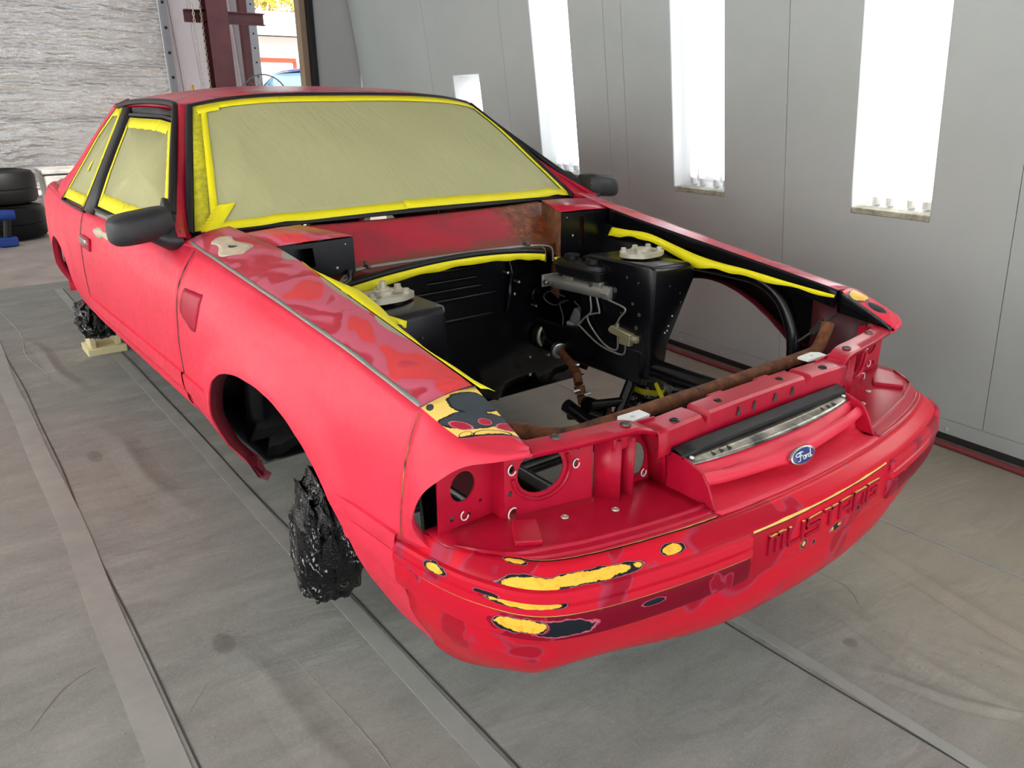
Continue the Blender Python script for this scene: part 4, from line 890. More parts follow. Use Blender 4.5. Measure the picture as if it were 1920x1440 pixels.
# rusty cross bar behind the lamp panel
rb = tube('radiator_bar', [(-.56, .53, .632), (-.50, .46, .630), (-.455, .395, .628), (-.43, .372, .627), (-.40, .362, .627), (-.3, .36, .627), (0, .36, .626), (.3, .36, .627), (.448, .36, .630), (.463, .36, .635), (.477, .36, .648), (.502, .363, .682), (.513, .365, .70)], .0165, 'rust', car, 16); rb['label'] = 'rusty steel tube across the front of the bay'
tube('latch_rod', [(.60, .50, .60), (.615, .44, .66), (.625, .40, .71)], .004, 'conc', car, 6); box('latch_block', (.612, .45, .652), (.016, .05, .022), 'conc', car, Matrix.Rotation(-.9, 3, 'X'), bevel=.002)
# brake lines over the firewall lip
for k in (0, 1):
    P = [(-.46, 1.30, .785), (-.43, 1.33, .782 + .012 * k), (-.40, 1.355, .790), (-.36, 1.365 - .012 * k, .803), (-.12, 1.365 - .012 * k, .805), (.10, 1.365 - .012 * k, .804), (.26, 1.365 - .012 * k, .800), (.32 + .02 * k, 1.362 - .012 * k, .794), (.345 + .025 * k, 1.36 - .012 * k, .778), (.35 + .025 * k, 1.36 - .012 * k, .735)]
    tube('brake_line', P, .0035, 'alu', car, 8, 4)
for x in (-.345, .259): box('line_clip', (x, 1.352, .808), (.012, .03, .012), 'screw', car, bevel=.003); lathe('clip_bolt', (x, 1.365, .81), (0, 0, 1), [(0, .005), (.012, .005), (.013, .003)], 'screw', car, 8)
tube('brake_hose', [(-.47, 1.26, .785), (-.435, 1.29, .79), (-.42, 1.32, .806), (-.405, 1.335, .802), (-.40, 1.34, .788)], .006, 'conc', car, 8, 3)
# master cylinder
mc = empty('master_cylinder', (0, 0, 0), car); mc['label'] = 'cast brake master cylinder with twin-cap black reservoir'
x = .372; tube('cylinder_body', [(x, 1.36, .668), (x, 1.30, .668), (x, 1.10, .674), (x, 1.075, .675)], [.022, .024, .024, .020], 'alu', mc, 16)
box('mount_flange', (x, 1.345, .672), (.10, .012, .045), 'alu', mc, bevel=.005); box('port_block', (x, 1.11, .695), (.034, .05, .026), 'alu', mc, bevel=.004); box('port_block', (x, 1.25, .694), (.034, .05, .026), 'alu', mc, bevel=.004)
lathe('hex_plug', (x, 1.076, .675), (0, -1, 0), [(0, .025), (.03, .025), (.033, .020)], 'alu', mc, 6)
lathe('port_hole', (x - .018, 1.13, .692), (-1, 0, 0), [(0, .009), (.003, .009)], 'groove', mc, 10)
for dx in (-.042, .042): lathe('flange_nut', (x + dx, 1.338, .668), (0, -1, 0), [(0, .010), (.012, .010), (.012, .005), (.03, .005)], 'steel', mc, 6)
bm = bmesh.new()
rr = []
for z, e in ((.705, .012), (.712, .004), (.735, .002), (.737, -.004), (.742, -.004), (.744, .002), (.757, .005), (.760, .014)):
    ring = []
    for k in range(28):
        a = 2 * math.pi * k / 28; q = .45
        ring.append((x + (.042 - e) * math.copysign(abs(math.cos(a)) ** q, math.cos(a)), 1.19 + (.115 - e) * math.copysign(abs(math.sin(a)) ** q, math.sin(a)), z))
    rr.append(ring)
V = addgrid(bm, rr, True); bm.faces.new(V[0][::-1]); bm.faces.new(V[-1]); finish('reservoir', bm, 'cap', mc, 35)
for y in (1.245, 1.14):
    prof = [(0, .026), (.016, .026), (.018, .024), (.018, .018), (.016, .017)]
    lathe('reservoir_cap', (x, y, .759), (0, 0, 1), prof, 'cap', mc, 24)
    for k in range(0): pass
lathe('red_port_plug', (x + .03, 1.07, .70), (.8, -.6, 0), [(-.02, .008), (.006, .008), (.010, .004)], plain('red_plug', S(190, 20, 50), .4), mc, 10)
# proportioning valve and hard lines
pv = empty('proportioning_valve', (0, 0, 0), car); pv['label'] = 'pale zinc brake valve block'
box('valve_body', (.366, .985, .556), (.028, .095, .026), 'gold', pv, Matrix.Rotation(.12, 3, 'X'), bevel=.004); box('valve_body', (.366, .965, .536), (.026, .05, .03), 'gold', pv, bevel=.004)
lathe('valve_nut', (.366, .935, .548), (0, -1, 0), [(0, .013), (.018, .013), (.02, .008)], 'gold', pv, 6); lathe('valve_nut', (.366, 1.01, .565), (0, 0, 1), [(0, .007), (.018, .007)], 'gold', pv, 6); lathe('valve_nut', (.366, 1.03, .556), (0, 1, 0), [(0, .010), (.012, .010)], 'gold', pv, 6)
for P in ([(.364, 1.141, .655), (.362, 1.131, .602), (.361, 1.148, .575), (.361, 1.12, .54), (.366, 1.074, .502), (.366, 1.03, .49), (.366, 1.005, .498), (.366, 1.005, .54)],
          [(.364, 1.11, .655), (.361, 1.09, .607), (.361, 1.10, .60), (.361, 1.15, .58), (.361, 1.185, .545), (.362, 1.187, .537), (.368, 1.099, .492), (.366, 1.022, .482), (.366, .975, .487), (.366, .968, .53)],
          [(.361, 1.087, .66), (.361, 1.03, .652), (.366, .985, .642), (.364, .975, .632), (.364, .998, .605), (.364, 1.01, .58), (.366, 1.01, .565)]):
    tube('brake_line', P, .0034, 'alu', car, 8, 4)
cl = empty('relay_pod', (0, 0, 0), car); box('relay_body', (.42, 1.25, .545), (.045, .05, .055), plain('smoky_plastic', (.16, .16, .16, 1), .25), cl, Matrix.Rotation(.5, 3, 'X'), bevel=.006)
box('relay_base', (.425, 1.27, .515), (.05, .06, .02), 'grey', cl, Matrix.Rotation(.3, 3, 'Z'), bevel=.004)
for P in ([(.40, 1.29, .60), (.395, 1.33, .585), (.385, 1.30, .54), (.375, 1.29, .50), (.38, 1.27, .47)], [(.41, 1.27, .60), (.42, 1.22, .56), (.41, 1.21, .53), (.40, 1.25, .515)], [(.40, 1.31, .61), (.37, 1.36, .625), (.36, 1.38, .60), (.38, 1.35, .575), (.40, 1.31, .59)]): tube('wire', P, .0025, 'conc', car, 6, 4)
lathe('vacuum_grommet', (.37, 1.425, .60), (0, -1, 0), [(0, .035), (.008, .035), (.010, .03), (.004, .028), (.004, 0)], 'black', fw, 20)
# steering shaft
ss_ = empty('steering_shaft', (0, 0, 0), car); ss_['label'] = 'rusty steering shaft with universal joints'
bm = bmesh.new(); addtube(bm, [(.393 + .035 * math.cos(a), 1.405, .445 + .04 * math.sin(a)) for a in np.linspace(.6, 4.4, 20)], .007, 8); finish('boot_ring', bm, 'zinc', ss_, 60)
lathe('boot_ring_plate', (.393, 1.425, .445), (0, -1, 0), [(0, .05), (.012, .045), (.02, .02)], 'black', ss_, 20)
tube('upper_column', [(.393, 1.42, .44), (.36, 1.29, .425)], .022, 'black', ss_, 14)
ax = Vector((-.043, -.13, -.022)); lathe('column_bearing', (.362, 1.30, .427), ax, [(0, .024), (.004, .030), (.022, .030), (.026, .024)], 'steel', ss_, 20)
tube('shaft_tube', [(.357, 1.285, .424), (.312, 1.15, .403)], .014, 'rust', ss_, 12)
for a, b, r in (((.318, 1.168, .406), (.300, 1.13, .392), .017), ((.298, 1.125, .388), (.285, 1.10, .365), .016), ((.283, 1.095, .36), (.281, 1.085, .335), .019), ((.281, 1.083, .33), (.282, 1.075, .30), .015), ((.282, 1.07, .295), (.285, 1.055, .27), .018)): tube('joint_yoke', [a, b], r, 'rust', ss_, 10)
for p in ((.315, 1.15, .412), (.262, 1.085, .35), (.298, 1.07, .335), (.30, 1.06, .30)): lathe('yoke_bolt', p, (1, -.4, .2), [(-.012, .006), (.012, .006)], 'steel', ss_, 8)
# tubular crossmember
km = empty('crossmember', (0, 0, 0), car); km['label'] = 'black tubular crossmember'
for P, r in (([(.415, .96, .43), (.30, .93, .285), (.255, .92, .23)], .019), ([(.339, .94, .338), (.23, .98, .34)], .015), ([(-.415, .96, .43), (-.26, .92, .23)], .019), ([(-.26, .92, .23), (.26, .92, .23)], .022), ([(.30, .93, .285), (.37, .75, .35), (.40, .66, .41)], .015), ([(.23, 1.0, .335), (.30, 1.0, .30)], .027), ([(.15, 1.01, .35), (.22, .985, .285)], .022)): tube('frame_tube', P, r, 'black', km, 12)
lathe('rack_bush', (.302, .985, .30), (.9, -.3, -.2), [(0, .030), (.008, .030), (.008, .018), (.002, .017)], 'rust', km, 16)
for s in (-1, 1):
    tube('control_arm', [(s * .26, .90, .24), (s * .45, .95, .215), (s * .64, 1.0, .20)], .018, 'black', car, 10); tube('control_arm', [(s * .26, 1.12, .25), (s * .45, 1.05, .22), (s * .64, 1.0, .20)], .016, 'black', car, 10)
tube('rear_axle', [(-.70, 3.47, .29), (-.2, 3.47, .29), (-.12, 3.47, .29), (0, 3.47, .29), (.12, 3.47, .29), (.2, 3.47, .29), (.70, 3.47, .29)], [.035, .038, .09, .11, .09, .038, .035], 'black', car, 14)
# ================================================================ masking paper and tape
t = NT('masking_paper'); a = t.noise(420, 2); b = t.noise(3.0, 4, .6); t.col(t.mix(t.math('MULTIPLY', a, .25), t.mix(b, S(176, 176, 128), S(192, 188, 142)), S(140, 142, 96))); t.rough(.75)
wv = t.noise(5, 4, .5, t.map(rot=(0, .5, .6), sc=(.18, 1.3, 1)), 1.2); t.bump(wv, .22, .02); MT['paper'] = t.m
def ZF_(o): o.location.z += ZF; return o
mp = empty('masking_paper', (0, 0, ZF)); tag(mp, 'large sheet of tan masking paper covering the windscreen', 'masking paper', 'masking paper on the glass')
def wsp2(u, v, off):
    p = wsp(u, v, off); k = .0035 * math.sin(9 * u + 7 * v) * math.sin(math.pi * min(1, max(0, v))) + .006 * math.exp(-((u + .72 + .25 * (v - .3)) / .05) ** 2) * (1 - v) + .005 * math.exp(-((u + .83 - .1 * v) / .04) ** 2) * math.sin(math.pi * v) + .008 * math.exp(-((u - .80 + .35 * (v - .15)) / .05) ** 2) * max(0, 1 - v * 1.2)
    return p + Vector((0, -.59, .80)) * k
sheet('paper', [[wsp2(u, v, .010) for v in np.linspace(.045, .965, 22)] for u in np.linspace(-.955, .965, 60)], 'paper', mp, (0, -.6, .8), .0004, smooth=80)
def wst(u0, v0, u1, v1, w_, off, mat='tape', n=30, rag=.0):
    """tape strip from (u0,v0) to (u1,v1); w_ = width in v (horizontal run) or u (vertical run)"""
    hor = abs(u1 - u0) > abs(v1 - v0); rows = []
    for i in range(n + 1):
        q = i / n; u, v = u0 + (u1 - u0) * q, v0 + (v1 - v0) * q; e = rag * math.sin(i * 1.7) * .5
        rows.append([wsp2(u, v + w_ * (k - .5) + e * (k == 0), off) if hor else wsp2(u + w_ * (k - .5) + e * (k == 0), v, off) for k in (0, .5, 1)])
    return sheet('tape_strip', rows, mat, mp, (0, -.6, .8), .0004, smooth=80)
wst(-.96, .955, .965, .958, .055, .0135)
wst(-.96, .018, -.1, .035, .055, .0135); wst(-.1, .040, .97, .030, .062, .0138)
wst(-.955, 0.0, -.955, .99, .055, .0130, 'tape2'); wst(-.905, .0, -.925, .97, .030, .0140)
wst(.968, .02, .968, .97, .030, .0138); wst(-.93, .0, -.86, .16, .075, .0150, rag=.006); wst(-.955, .93, -.84, .935, .06, .0150); wst(-.62, .955, -.50, .955, .05, .0148)
# side glass
def swpaper(s, P, name, label, inset, strips):
    r = empty(name, (0, 0, ZF)); tag(r, label, 'masking paper', 'masking paper on the glass')
    bm = bmesh.new(); cy = sum(p[0] for p in P) / len(P); cz = sum(p[1] for p in P) / len(P)
    Q = [(cy + (y - cy) * inset, cz + (z - cz) * inset) for y, z in P]
    c_ = bm.verts.new(sw(s, cy, cz, .008)); V = []
    n = len(Q)
    for i in range(n):
        a, b = Q[i], Q[(i + 1) % n]
        for k in range(4): q = k / 4; V.append(bm.verts.new(sw(s, a[0] + (b[0] - a[0]) * q, a[1] + (b[1] - a[1]) * q, .006)))
    for i in range(len(V)): bm.faces.new((c_, V[i], V[(i + 1) % len(V)]))
    finish('paper', bm, 'paper', r, 80, .0004)
    for i0, i1, w_, mat in strips:
        a, b = Vector((0, *Q[i0])), Vector((0, *Q[i1])); d = (b - a).normalized(); nn = Vector((0, -d.z, d.y)); c0 = Vector((0, cy, cz))
        if (c0 - a).dot(nn) < 0: nn = -nn
        rows = []
        for k in range(13):
            p = a.lerp(b, k / 12); rows.append([sw(s, (p + nn * f).y, (p + nn * f).z, .0085) for f in (-.004, w_ * .5, w_ * (1 + .06 * math.sin(k * 2.1)))])
        sheet('tape_strip', rows, mat, r, (s, 0, .4), .0004)
    return r
n_ = len(DGL)
swpaper(-1, DGL, 'masking_paper', 'masking paper on the door window above the mirror', .985, [(2, 3, .032, 'tape'), (3, 4, .032, 'tape'), (4, 5, .022, 'tape'), (5, 6, .022, 'tape'), (6, 7, .024, 'tape'), (7, 8, .04, 'tape'), (8, 9, .038, 'tape'), (0, 1, .016, 'tape'), (1, 2, .016, 'tape')])
swpaper(-1, QGL, 'masking_paper', 'narrow masking paper on the small rear side window', .985, [(0, 1, .028, 'tape'), (1, 2, .022, 'tape'), (2, 3, .022, 'tape'), (3, 4, .034, 'tape'), (4, 5, .03, 'tape'), (5, 0, .03, 'tape')])
tp = prism('masking_tape', [sw(-1, 3.045, 1.035, .0105), sw(-1, 3.075, 1.025, .0105), sw(-1, 3.085, 1.0, .0105), sw(-1, 3.05, .99, .0105)], (-.0005, 0, 0), 'tape'); tp.location.z = ZF; tag(tp, 'small scrap of yellow tape on the rear side window', 'tape', 'yellow masking tape')
# tape ribbons in the bay
def ribbon(A, B, label, n=6, mat='tape', wob=.0):
    a, b = spline(A, n), spline(B, n); rows = []
    for i, (p, q) in enumerate(zip(a, b)):
        e = wob * Vector((0, math.sin(i * 1.3), math.sin(i * .9 + 1))); rows.append([p, p.lerp(q, .5) + e * .6 + Vector((0, 0, .002)), q + e])
    o = sheet('masking_tape', rows, mat, None, (0, -.5, 1), .0005, smooth=60); o.location.z = ZF; return tag(o, label, 'tape', 'yellow masking tape')
zi = lambda y: .768 + .1447 * (y - .403)
ribbon([(-.6165, y, zi(y) + .0035) for y in (1.18, 1.10, 1.02, .90, .78, .62, .50, .385)], [(-.612, 1.175, zi(1.175) - .004), (-.600, 1.10, zi(1.1) - .010), (-.574, 1.0, zi(1.0) - .008), (-.566, .89, zi(.89) - .010), (-.582, .77, zi(.77) - .012), (-.598, .62, zi(.62) - .010), (-.597, .50, zi(.5) - .008), (-.590, .378, zi(.378) - .006)], 'yellow tape along the top edge of the near wing', wob=.0015)
ribbon([(-.585, .82, .815), (-.565, .80, .808), (-.545, .775, .800)], [(-.585, .80, .802), (-.57, .775, .795), (-.553, .765, .79)], 'torn end of yellow tape hanging by the near strut tower', wob=.004)
ribbon([(x, lipy(x) - .012, lipz(x) + .002) for x in (-.46, -.36, -.25, -.12, 0, .12, .22, .30, .345)], [(x, lipy(x) - .014 + .0 * x, lipz(x) - (.030 if x < -.25 else .022 if x < 0 else .020)) for x in (-.44, -.345, -.24, -.115, .0, .12, .215, .295, .34)], 'yellow tape over the curved lip of the firewall', wob=.002)
ribbon([(.36, 1.325, .755), (.40, 1.31, .752), (.44, 1.29, .745)], [(.362, 1.322, .742), (.402, 1.305, .738), (.442, 1.288, .73)], 'short yellow tape behind the brake reservoir', wob=.003)
ribbon([(.41, 1.06, .765), (.43, 1.05, .755), (.445, 1.03, .75)], [(.41, 1.05, .74), (.43, 1.035, .725), (.44, 1.025, .74)], 'crumpled yellow tape beside the brake reservoir', mat='tape2', wob=.006)
ribbon([(.6065, 1.295, .838), (.6065, 1.22, .838), (.6065, 1.117, .838), (.6065, 1.0, .815), (.6065, .9, .795), (.6065, .80, .784), (.6065, .705, .779), (.6065, .55, .765), (.6065, .41, .755)], [(.603, 1.312, .803), (.598, 1.22, .814), (.598, 1.13, .816), (.596, 1.0, .788), (.592, .905, .760), (.598, .80, .763), (.602, .70, .757), (.603, .55, .752), (.604, .412, .747)], 'long yellow tape along the inside of the far wing', wob=.003)
# ================================================================ bagged hubs, stands
t = NT('black_bag'); t.p.inputs['Roughness'].default_value = .10; t.p.inputs['Specular IOR Level'].default_value = .5
o = t.sep(); row = t.math('FRACT', t.math('MULTIPLY', t.math('ADD', o[2], t.math('ADD', t.math('MULTIPLY', o[0], .9), t.math('MULTIPLY', t.noise(4, 2), .25))), 42.))
inr = t.math('MULTIPLY', t.math('GREATER_THAN', row, .30), t.math('LESS_THAN', row, .72)); mk = t.noise(150, 2, .5, t.map(sc=(.6, .6, 1.6)))
pa = t.ramp(t.noise(9, 3), [(.49, (0, 0, 0)), (.52, (1, 1, 1))]); f = t.math('MULTIPLY', t.math('MULTIPLY', inr, t.math('GREATER_THAN', mk, .55)), pa)
t.col(t.mix(f, (.003, .003, .004, 1), (.5, .5, .5, 1))); cr = t.new('ShaderNodeTexVoronoi'); cr.feature = 'DISTANCE_TO_EDGE'; cr.inputs['Scale'].default_value = 17; t.link(t.map(sc=(1, 1, 1.8)), cr.inputs['Vector'])
t.bump(t.math('ADD', t.math('MULTIPLY', cr.outputs['Distance'], 1.4), t.math('MULTIPLY', t.noise(40, 4, .6), .8)), .8, .02); MT['bag'] = t.m
def bag(c, r, seed, label, neck=None):
    rnd = random.Random(seed); bm = bmesh.new(); bmesh.ops.create_icosphere(bm, subdivisions=5, radius=1)
    ph = [rnd.uniform(0, 6) for _ in range(6)]; ks = [Vector((rnd.uniform(-1, 1), rnd.uniform(-1, 1), rnd.uniform(-.6, .6))) * rnd.uniform(4, 11) for _ in range(6)]
    for v in bm.verts:
        p = v.co.copy(); q = .72; p = Vector([math.copysign(abs(a) ** q, a) for a in p])
        w_ = sum((1 - abs(math.sin(k.dot(v.co) + h))) ** 3 for k, h in zip(ks, ph)) / 6
        p *= .84 + .34 * w_; p.z = max(p.z, -.93 + .05 * math.sin(5 * p.x))
        v.co = Vector((p.x * r[0], p.y * r[1], p.z * r[2]))
    b = finish('plastic_bag', bm, 'bag', None, 50, loc=c); return tag(b, label, 'bag', 'black bags wrapped round the hubs')
b1 = bag((-.688, 1.0, .245), (.098, .135, .205), 3, 'crumpled black printed bag hanging in the near front wheel arch'); b1.rotation_euler = (.12, .1, -.1)
b2 = bag((-.775, 3.46, .325), (.105, .15, .105), 5, 'black printed bag over the near rear hub beneath the sill')
b3 = bag((.60, .99, .305), (.125, .16, .085), 8, 'black shiny bag bunched under the far strut tower')
b5 = lathe('wrapped_strut', (.500, .975, .345 + ZF), (.12, 0, 1), [(-.03, .055), (0, .048), (.04, .042), (.085, .040), (.10, .036)], 'bag'); tag(b5, 'bag-wrapped strut neck banded with yellow tape', 'strut')
for h, w_ in ((.045, .022), (-.02, .020)):
    bm = bmesh.new(); a_ = Vector((.12, 0, 1)).normalized(); R_ = []
    for k in range(25):
        an = 2 * math.pi * k / 24; x, y = frame_of(a_); rr = .0435 if h > 0 else .0535; R_.append([Vector((.500, .975, .395)) + a_ * (h + e) + (x * math.cos(an) + y * math.sin(an)) * rr for e in (0, w_)])
    addgrid(bm, R_); finish('tape_band', bm, 'tape2', b5, 60, .0006)
o = prism('tape_tail', [(.465, .925, .425), (.475, .922, .43), (.50, .905, .37), (.487, .905, .36)], (.001, -.001, 0), 'tape', b5)
MT['wood'] = plain('cream_board', S(226, 214, 170), .6)
def stand(x, y, top, label, w_=.16):
    r = empty('support_stand', (x, y, 0)); tag(r, label, 'stand', 'stands under the car')
    box('base', (0, 0, .02), (w_ * 1.25, w_ * 1.25, .04), 'wood', r); box('top_board', (0, 0, top - .02), (w_ * 1.2, w_ * 1.2, .04), 'wood', r)
    for a in (-1, 1): box('upright', (a * w_ * .4, 0, top / 2), (.03, w_, top - .08), 'wood', r)
    return r
stand(-.69, 4.02, .22, 'cream wooden stand behind the bagged near rear hub'); stand(.62, 4.02, .22, 'cream wooden stand under the far rear corner')
stand(-.30, 2.4, .245, 'cream wooden stand under the floor on the near side', .14); stand(.30, 2.4, .245, 'cream wooden stand under the floor on the far side', .14)
# red air hose along the wall foot
hs = tube('air_hose', [(1.722 + .081 * (y - .19) - .045 + .010 * math.sin(y * 2.3), y, .011) for y in np.linspace(-1.5, 5.8, 50)], .011, 'hose'); tag(hs, 'dull red air hose lying along the foot of the wall', 'hose')

# ================================================================ the shop behind
bw = box('wall_back', (-2.4, 10.05, 2.1), (7.7, .1, 4.2), 'foil', bevel=0); tag(bw, 'wall lined with wrinkled silver foil insulation', kind='structure')
for k in range(5):
    z = .5 + k * .62
    sheet('foil_seam', [[(x, 9.99, z + .02 * math.sin(x * 1.3 + k) - .012), (x, 9.985 - .006 * math.sin(x * 5 + k), z + .02 * math.sin(x * 1.3 + k)), (x, 9.99, z + .02 * math.sin(x * 1.3 + k) + .012)] for x in np.linspace(-6, 1.4, 40)], 'foil', bw, (0, -1, 0), 0)
fr = box('trim_2', (1.50, 9.98, 2.1), (.075, .06, 4.2), 'frame', bevel=.004); tag(fr, 'bolted grey metal edge of the foil wall', kind='structure')
for k in range(12): lathe('bolt', (1.50, 9.95, .5 + k * .28), (0, -1, 0), [(0, .018), (.01, .016), (.012, .008)], 'rubber', fr, 10)
vw = box('wall_back', (2.03, 10.10, 2.1), (1.1, .06, 4.2), 'vinyl', bevel=0); tag(vw, 'wall bay lined with white vinyl between steel columns', kind='structure')
for x in (1.62, 1.85, 2.35, 2.5): tube('vinyl_fold', [(x, 10.066, 0), (x + .03, 10.062, 1.5), (x - .02, 10.066, 2.6), (x, 10.066, 4)], .014, 'vinyl', vw, 8)
cl_ = empty('steel_column', (1.79, 9.0, 0)); tag(cl_, 'dark red steel column beside the doorway', 'column')
box('web', (0, 0, 2.1), (.03, .22, 4.2), 'oxide', cl_, bevel=0); box('flange', (0, -.11, 2.1), (.235, .02, 4.2), 'oxide', cl_, bevel=.002); box('flange', (0, .11, 2.1), (.235, .02, 4.2), 'oxide', cl_, bevel=.002); box('base_plate', (0, 0, .012), (.3, .3, .024), 'oxide', cl_)
gb = empty('steel_girt', (1.96, 9.165, 2.25)); tag(gb, 'dark red horizontal steel girt crossing the column', 'beam'); box('web', (0, 0, 0), (.92, .02, .12), 'oxide', gb, bevel=0); box('flange', (0, -.03, .06), (.92, .07, .012), 'oxide', gb, bevel=0); box('flange', (0, -.03, -.06), (.92, .07, .012), 'oxide', gb, bevel=0)
c2 = empty('steel_column', (2.40, 9.8, 0)); tag(c2, 'slim dark red steel post at the edge of the doorway', 'column'); box('post', (0, 0, 2.1), (.09, .09, 4.2), 'oxide', c2); box('base_plate', (0, 0, .012), (.16, .16, .024), 'oxide', c2)
f3 = box('trim_3', (2.53, 9.9, 2.1), (.11, .14, 4.2), 'frame', bevel=.004); tag(f3, 'galvanised frame of the open doorway', kind='structure')
for k in range(9): lathe('bolt', (2.53, 9.83, 1.3 + k * .17), (0, -1, 0), [(0, .012), (.008, .011)], 'rubber', f3, 8)
w4 = box('wall_back', (5.6, 10.1, 2.1), (3.6, .1, 4.2), 'vinyl', bevel=0); tag(w4, 'wall beyond the doorway, behind the booth', kind='structure')
rf = box('ceiling', (.0, 8.2, 4.25), (16, 4.6, .08), 'bone', bevel=0); tag(rf, 'high roof of the shop behind the booth', kind='structure')
# chain
ch = empty('hoist_chain', (1.56, 9.0, 1.0)); tag(ch, 'long loop of hoist chain hanging by the foil wall', 'chain')
lk = None
for sx in (0, .085):
    for k in range(46):
        if lk is None:
            bm = bmesh.new(); addtube(bm, [(.011 * math.cos(a), 0, .022 * math.sin(a)) for a in np.linspace(0, 2 * math.pi, 13)], .004, 5, False); lk = finish('chain_link', bm, 'zinc', ch, 60); q = lk
        else: q = copy_of(lk, ch)
        q.location = (sx, 0, k * .035); q.rotation_euler = (0, 0, (k % 2) * math.pi / 2)
# broom handle
bh = empty('broom', (1.50, 9.2, 0)); tag(bh, 'broom handle with a yellow tip standing by the chain', 'broom'); tube('handle', [(.05, 0, .12), (-.0, 0, 1.34)], .014, 'conc', bh, 10); tube('grip', [(-.0, 0, 1.34), (-.006, 0, 1.52)], .016, plain('grip_yellow', S(214, 164, 40), .5), bh, 10); box('head', (.05, 0, .08), (.3, .06, .12), 'wood', bh)
# fan
fn = empty('pedestal_fan', (2.13, 8.6, 0)); tag(fn, 'round wire-caged pedestal fan in front of the doorway', 'fan')
fc_ = Vector((0, 0, 1.335))
bm = bmesh.new()
for r, y in ((.29, 0), (.19, -.05), (.09, -.07)): addtube(bm, [fc_ + Vector((r * math.cos(a), y, r * math.sin(a))) for a in np.linspace(0, 2 * math.pi, 40)], .008 if r > .2 else .0025, 5, False)
for k in range(28): a = 2 * math.pi * k / 28; addtube(bm, [fc_ + Vector((r * math.cos(a), y, r * math.sin(a))) for r, y in ((.04, -.075), (.19, -.05), (.29, 0), (.19, .06), (.05, .08))], .0013, 4, False)
finish('cage', bm, 'conc', fn, 60)
for k in range(3):
    a = k * 2.094; sheet('blade', [[fc_ + Vector((r * math.cos(a + e), .02 * (e - .4), r * math.sin(a + e))) for e in (0, .4, .8)] for r in (.05, .13, .21)], 'conc', fn, (0, -1, 0), .002)
lathe('motor', fc_ + Vector((0, .03, 0)), (0, 1, 0), [(0, .05), (.1, .05), (.13, .03)], 'conc', fn); tube('pole', [(0, .08, .03), (0, .08, 1.26)], .016, 'conc', fn); lathe('base', (0, .08, 0), (0, 0, 1), [(0, .2), (.02, .2), (.04, .03)], 'conc', fn)
# tyres
def tyre(c, r, wd, label, rz=0.):
    e = empty('tyre', c); tag(e, label, 'tyre', 'stacked tyres'); e.rotation_euler = (0, 0, rz)
    lathe('tread', (0, 0, 0), (0, 0, 1), [(0, r * .62), (.004, r * .72), (.02, r * .92), (wd * .18, r), (wd * .4, r * 1.005), (wd * .42, r * .985), (wd * .46, r * .985), (wd * .48, r * 1.005), (wd * .82, r), (wd - .02, r * .93), (wd - .004, r * .74), (wd, r * .64), (wd - .02, r * .60), (.02, r * .6)], plain('tyre_rubber', (.004, .004, .004, 1), .55, bump=(60, .2), spec=.25), e, 48)
    lathe('rim', (0, 0, .03), (0, 0, 1), [(0, r * .6), (wd - .07, r * .61), (wd - .06, r * .55), (wd - .12, r * .5), (wd - .14, r * .15), (wd - .12, .02)], 'rubber', e, 32)
tyre((-.66, 8.95, 0), .38, .345, 'wide black tyre at the bottom of the stack on the left'); tyre((-.67, 8.98, .347), .36, .345, 'wide black tyre on top of the stack on the left', .4)
# box on the stack side
cb_ = empty('storage_tote', (.10, 9.35, 0)); tag(cb_, 'grey stained storage bin behind the rear of the car', 'bin')
MT['tote'] = plain('stained_tote', S(150, 148, 146), .5, var=(5, S(196, 190, 184)))
box('bin_body', (0, 0, .30), (.62, .5, .60), 'tote', cb_, bevel=.02); box('lid', (0, 0, .63), (.66, .54, .05), 'tote', cb_, bevel=.012); box('paper_slip', (.05, -.1, .658), (.2, .14, .004), plain('slip', S(222, 190, 120), .6), cb_, Matrix.Rotation(.3, 3, 'Z'), bevel=0)
# cordless drill
dr = empty('cordless_drill', (-.72, 8.35, 0)); dr.scale = (1.5, 1.5, 1.5); tag(dr, 'blue and black cordless drill standing on the floor by the tyres', 'drill')
MT['dblue'] = plain('tool_blue', S(24, 62, 140), .4)
box('battery', (0, 0, .03), (.11, .08, .06), 'dblue', dr, bevel=.01); tube('grip', [(0, 0, .05), (.02, 0, .17)], .022, 'rubber', dr, 12); tube('motor_body', [(.07, 0, .20), (.02, 0, .20), (-.06, 0, .20)], [.03, .036, .034], 'dblue', dr, 14); lathe('chuck', (-.06, 0, .20), (-1, 0, 0), [(0, .028), (.03, .024), (.05, .016)], 'rubber', dr)
dr2 = empty('cordless_drill', (-1.02, 8.25, 0)); dr2.scale = (1.5, 1.5, 1.5); tag(dr2, 'second cordless tool with a blue battery, at the left picture edge', 'drill')
for c_ in dr.children: copy_of(c_, dr2)
dr2.rotation_euler.z = .7
sw_ = box('wall_added', (4.6, 8.0, 2.1), (.1, 4.2, 4.2), 'vinyl', bevel=0); tag(sw_, 'unseen added wall keeping sky light out of the shop behind the booth', kind='structure')  # unseen wall, added to keep sky light off the booth's far end
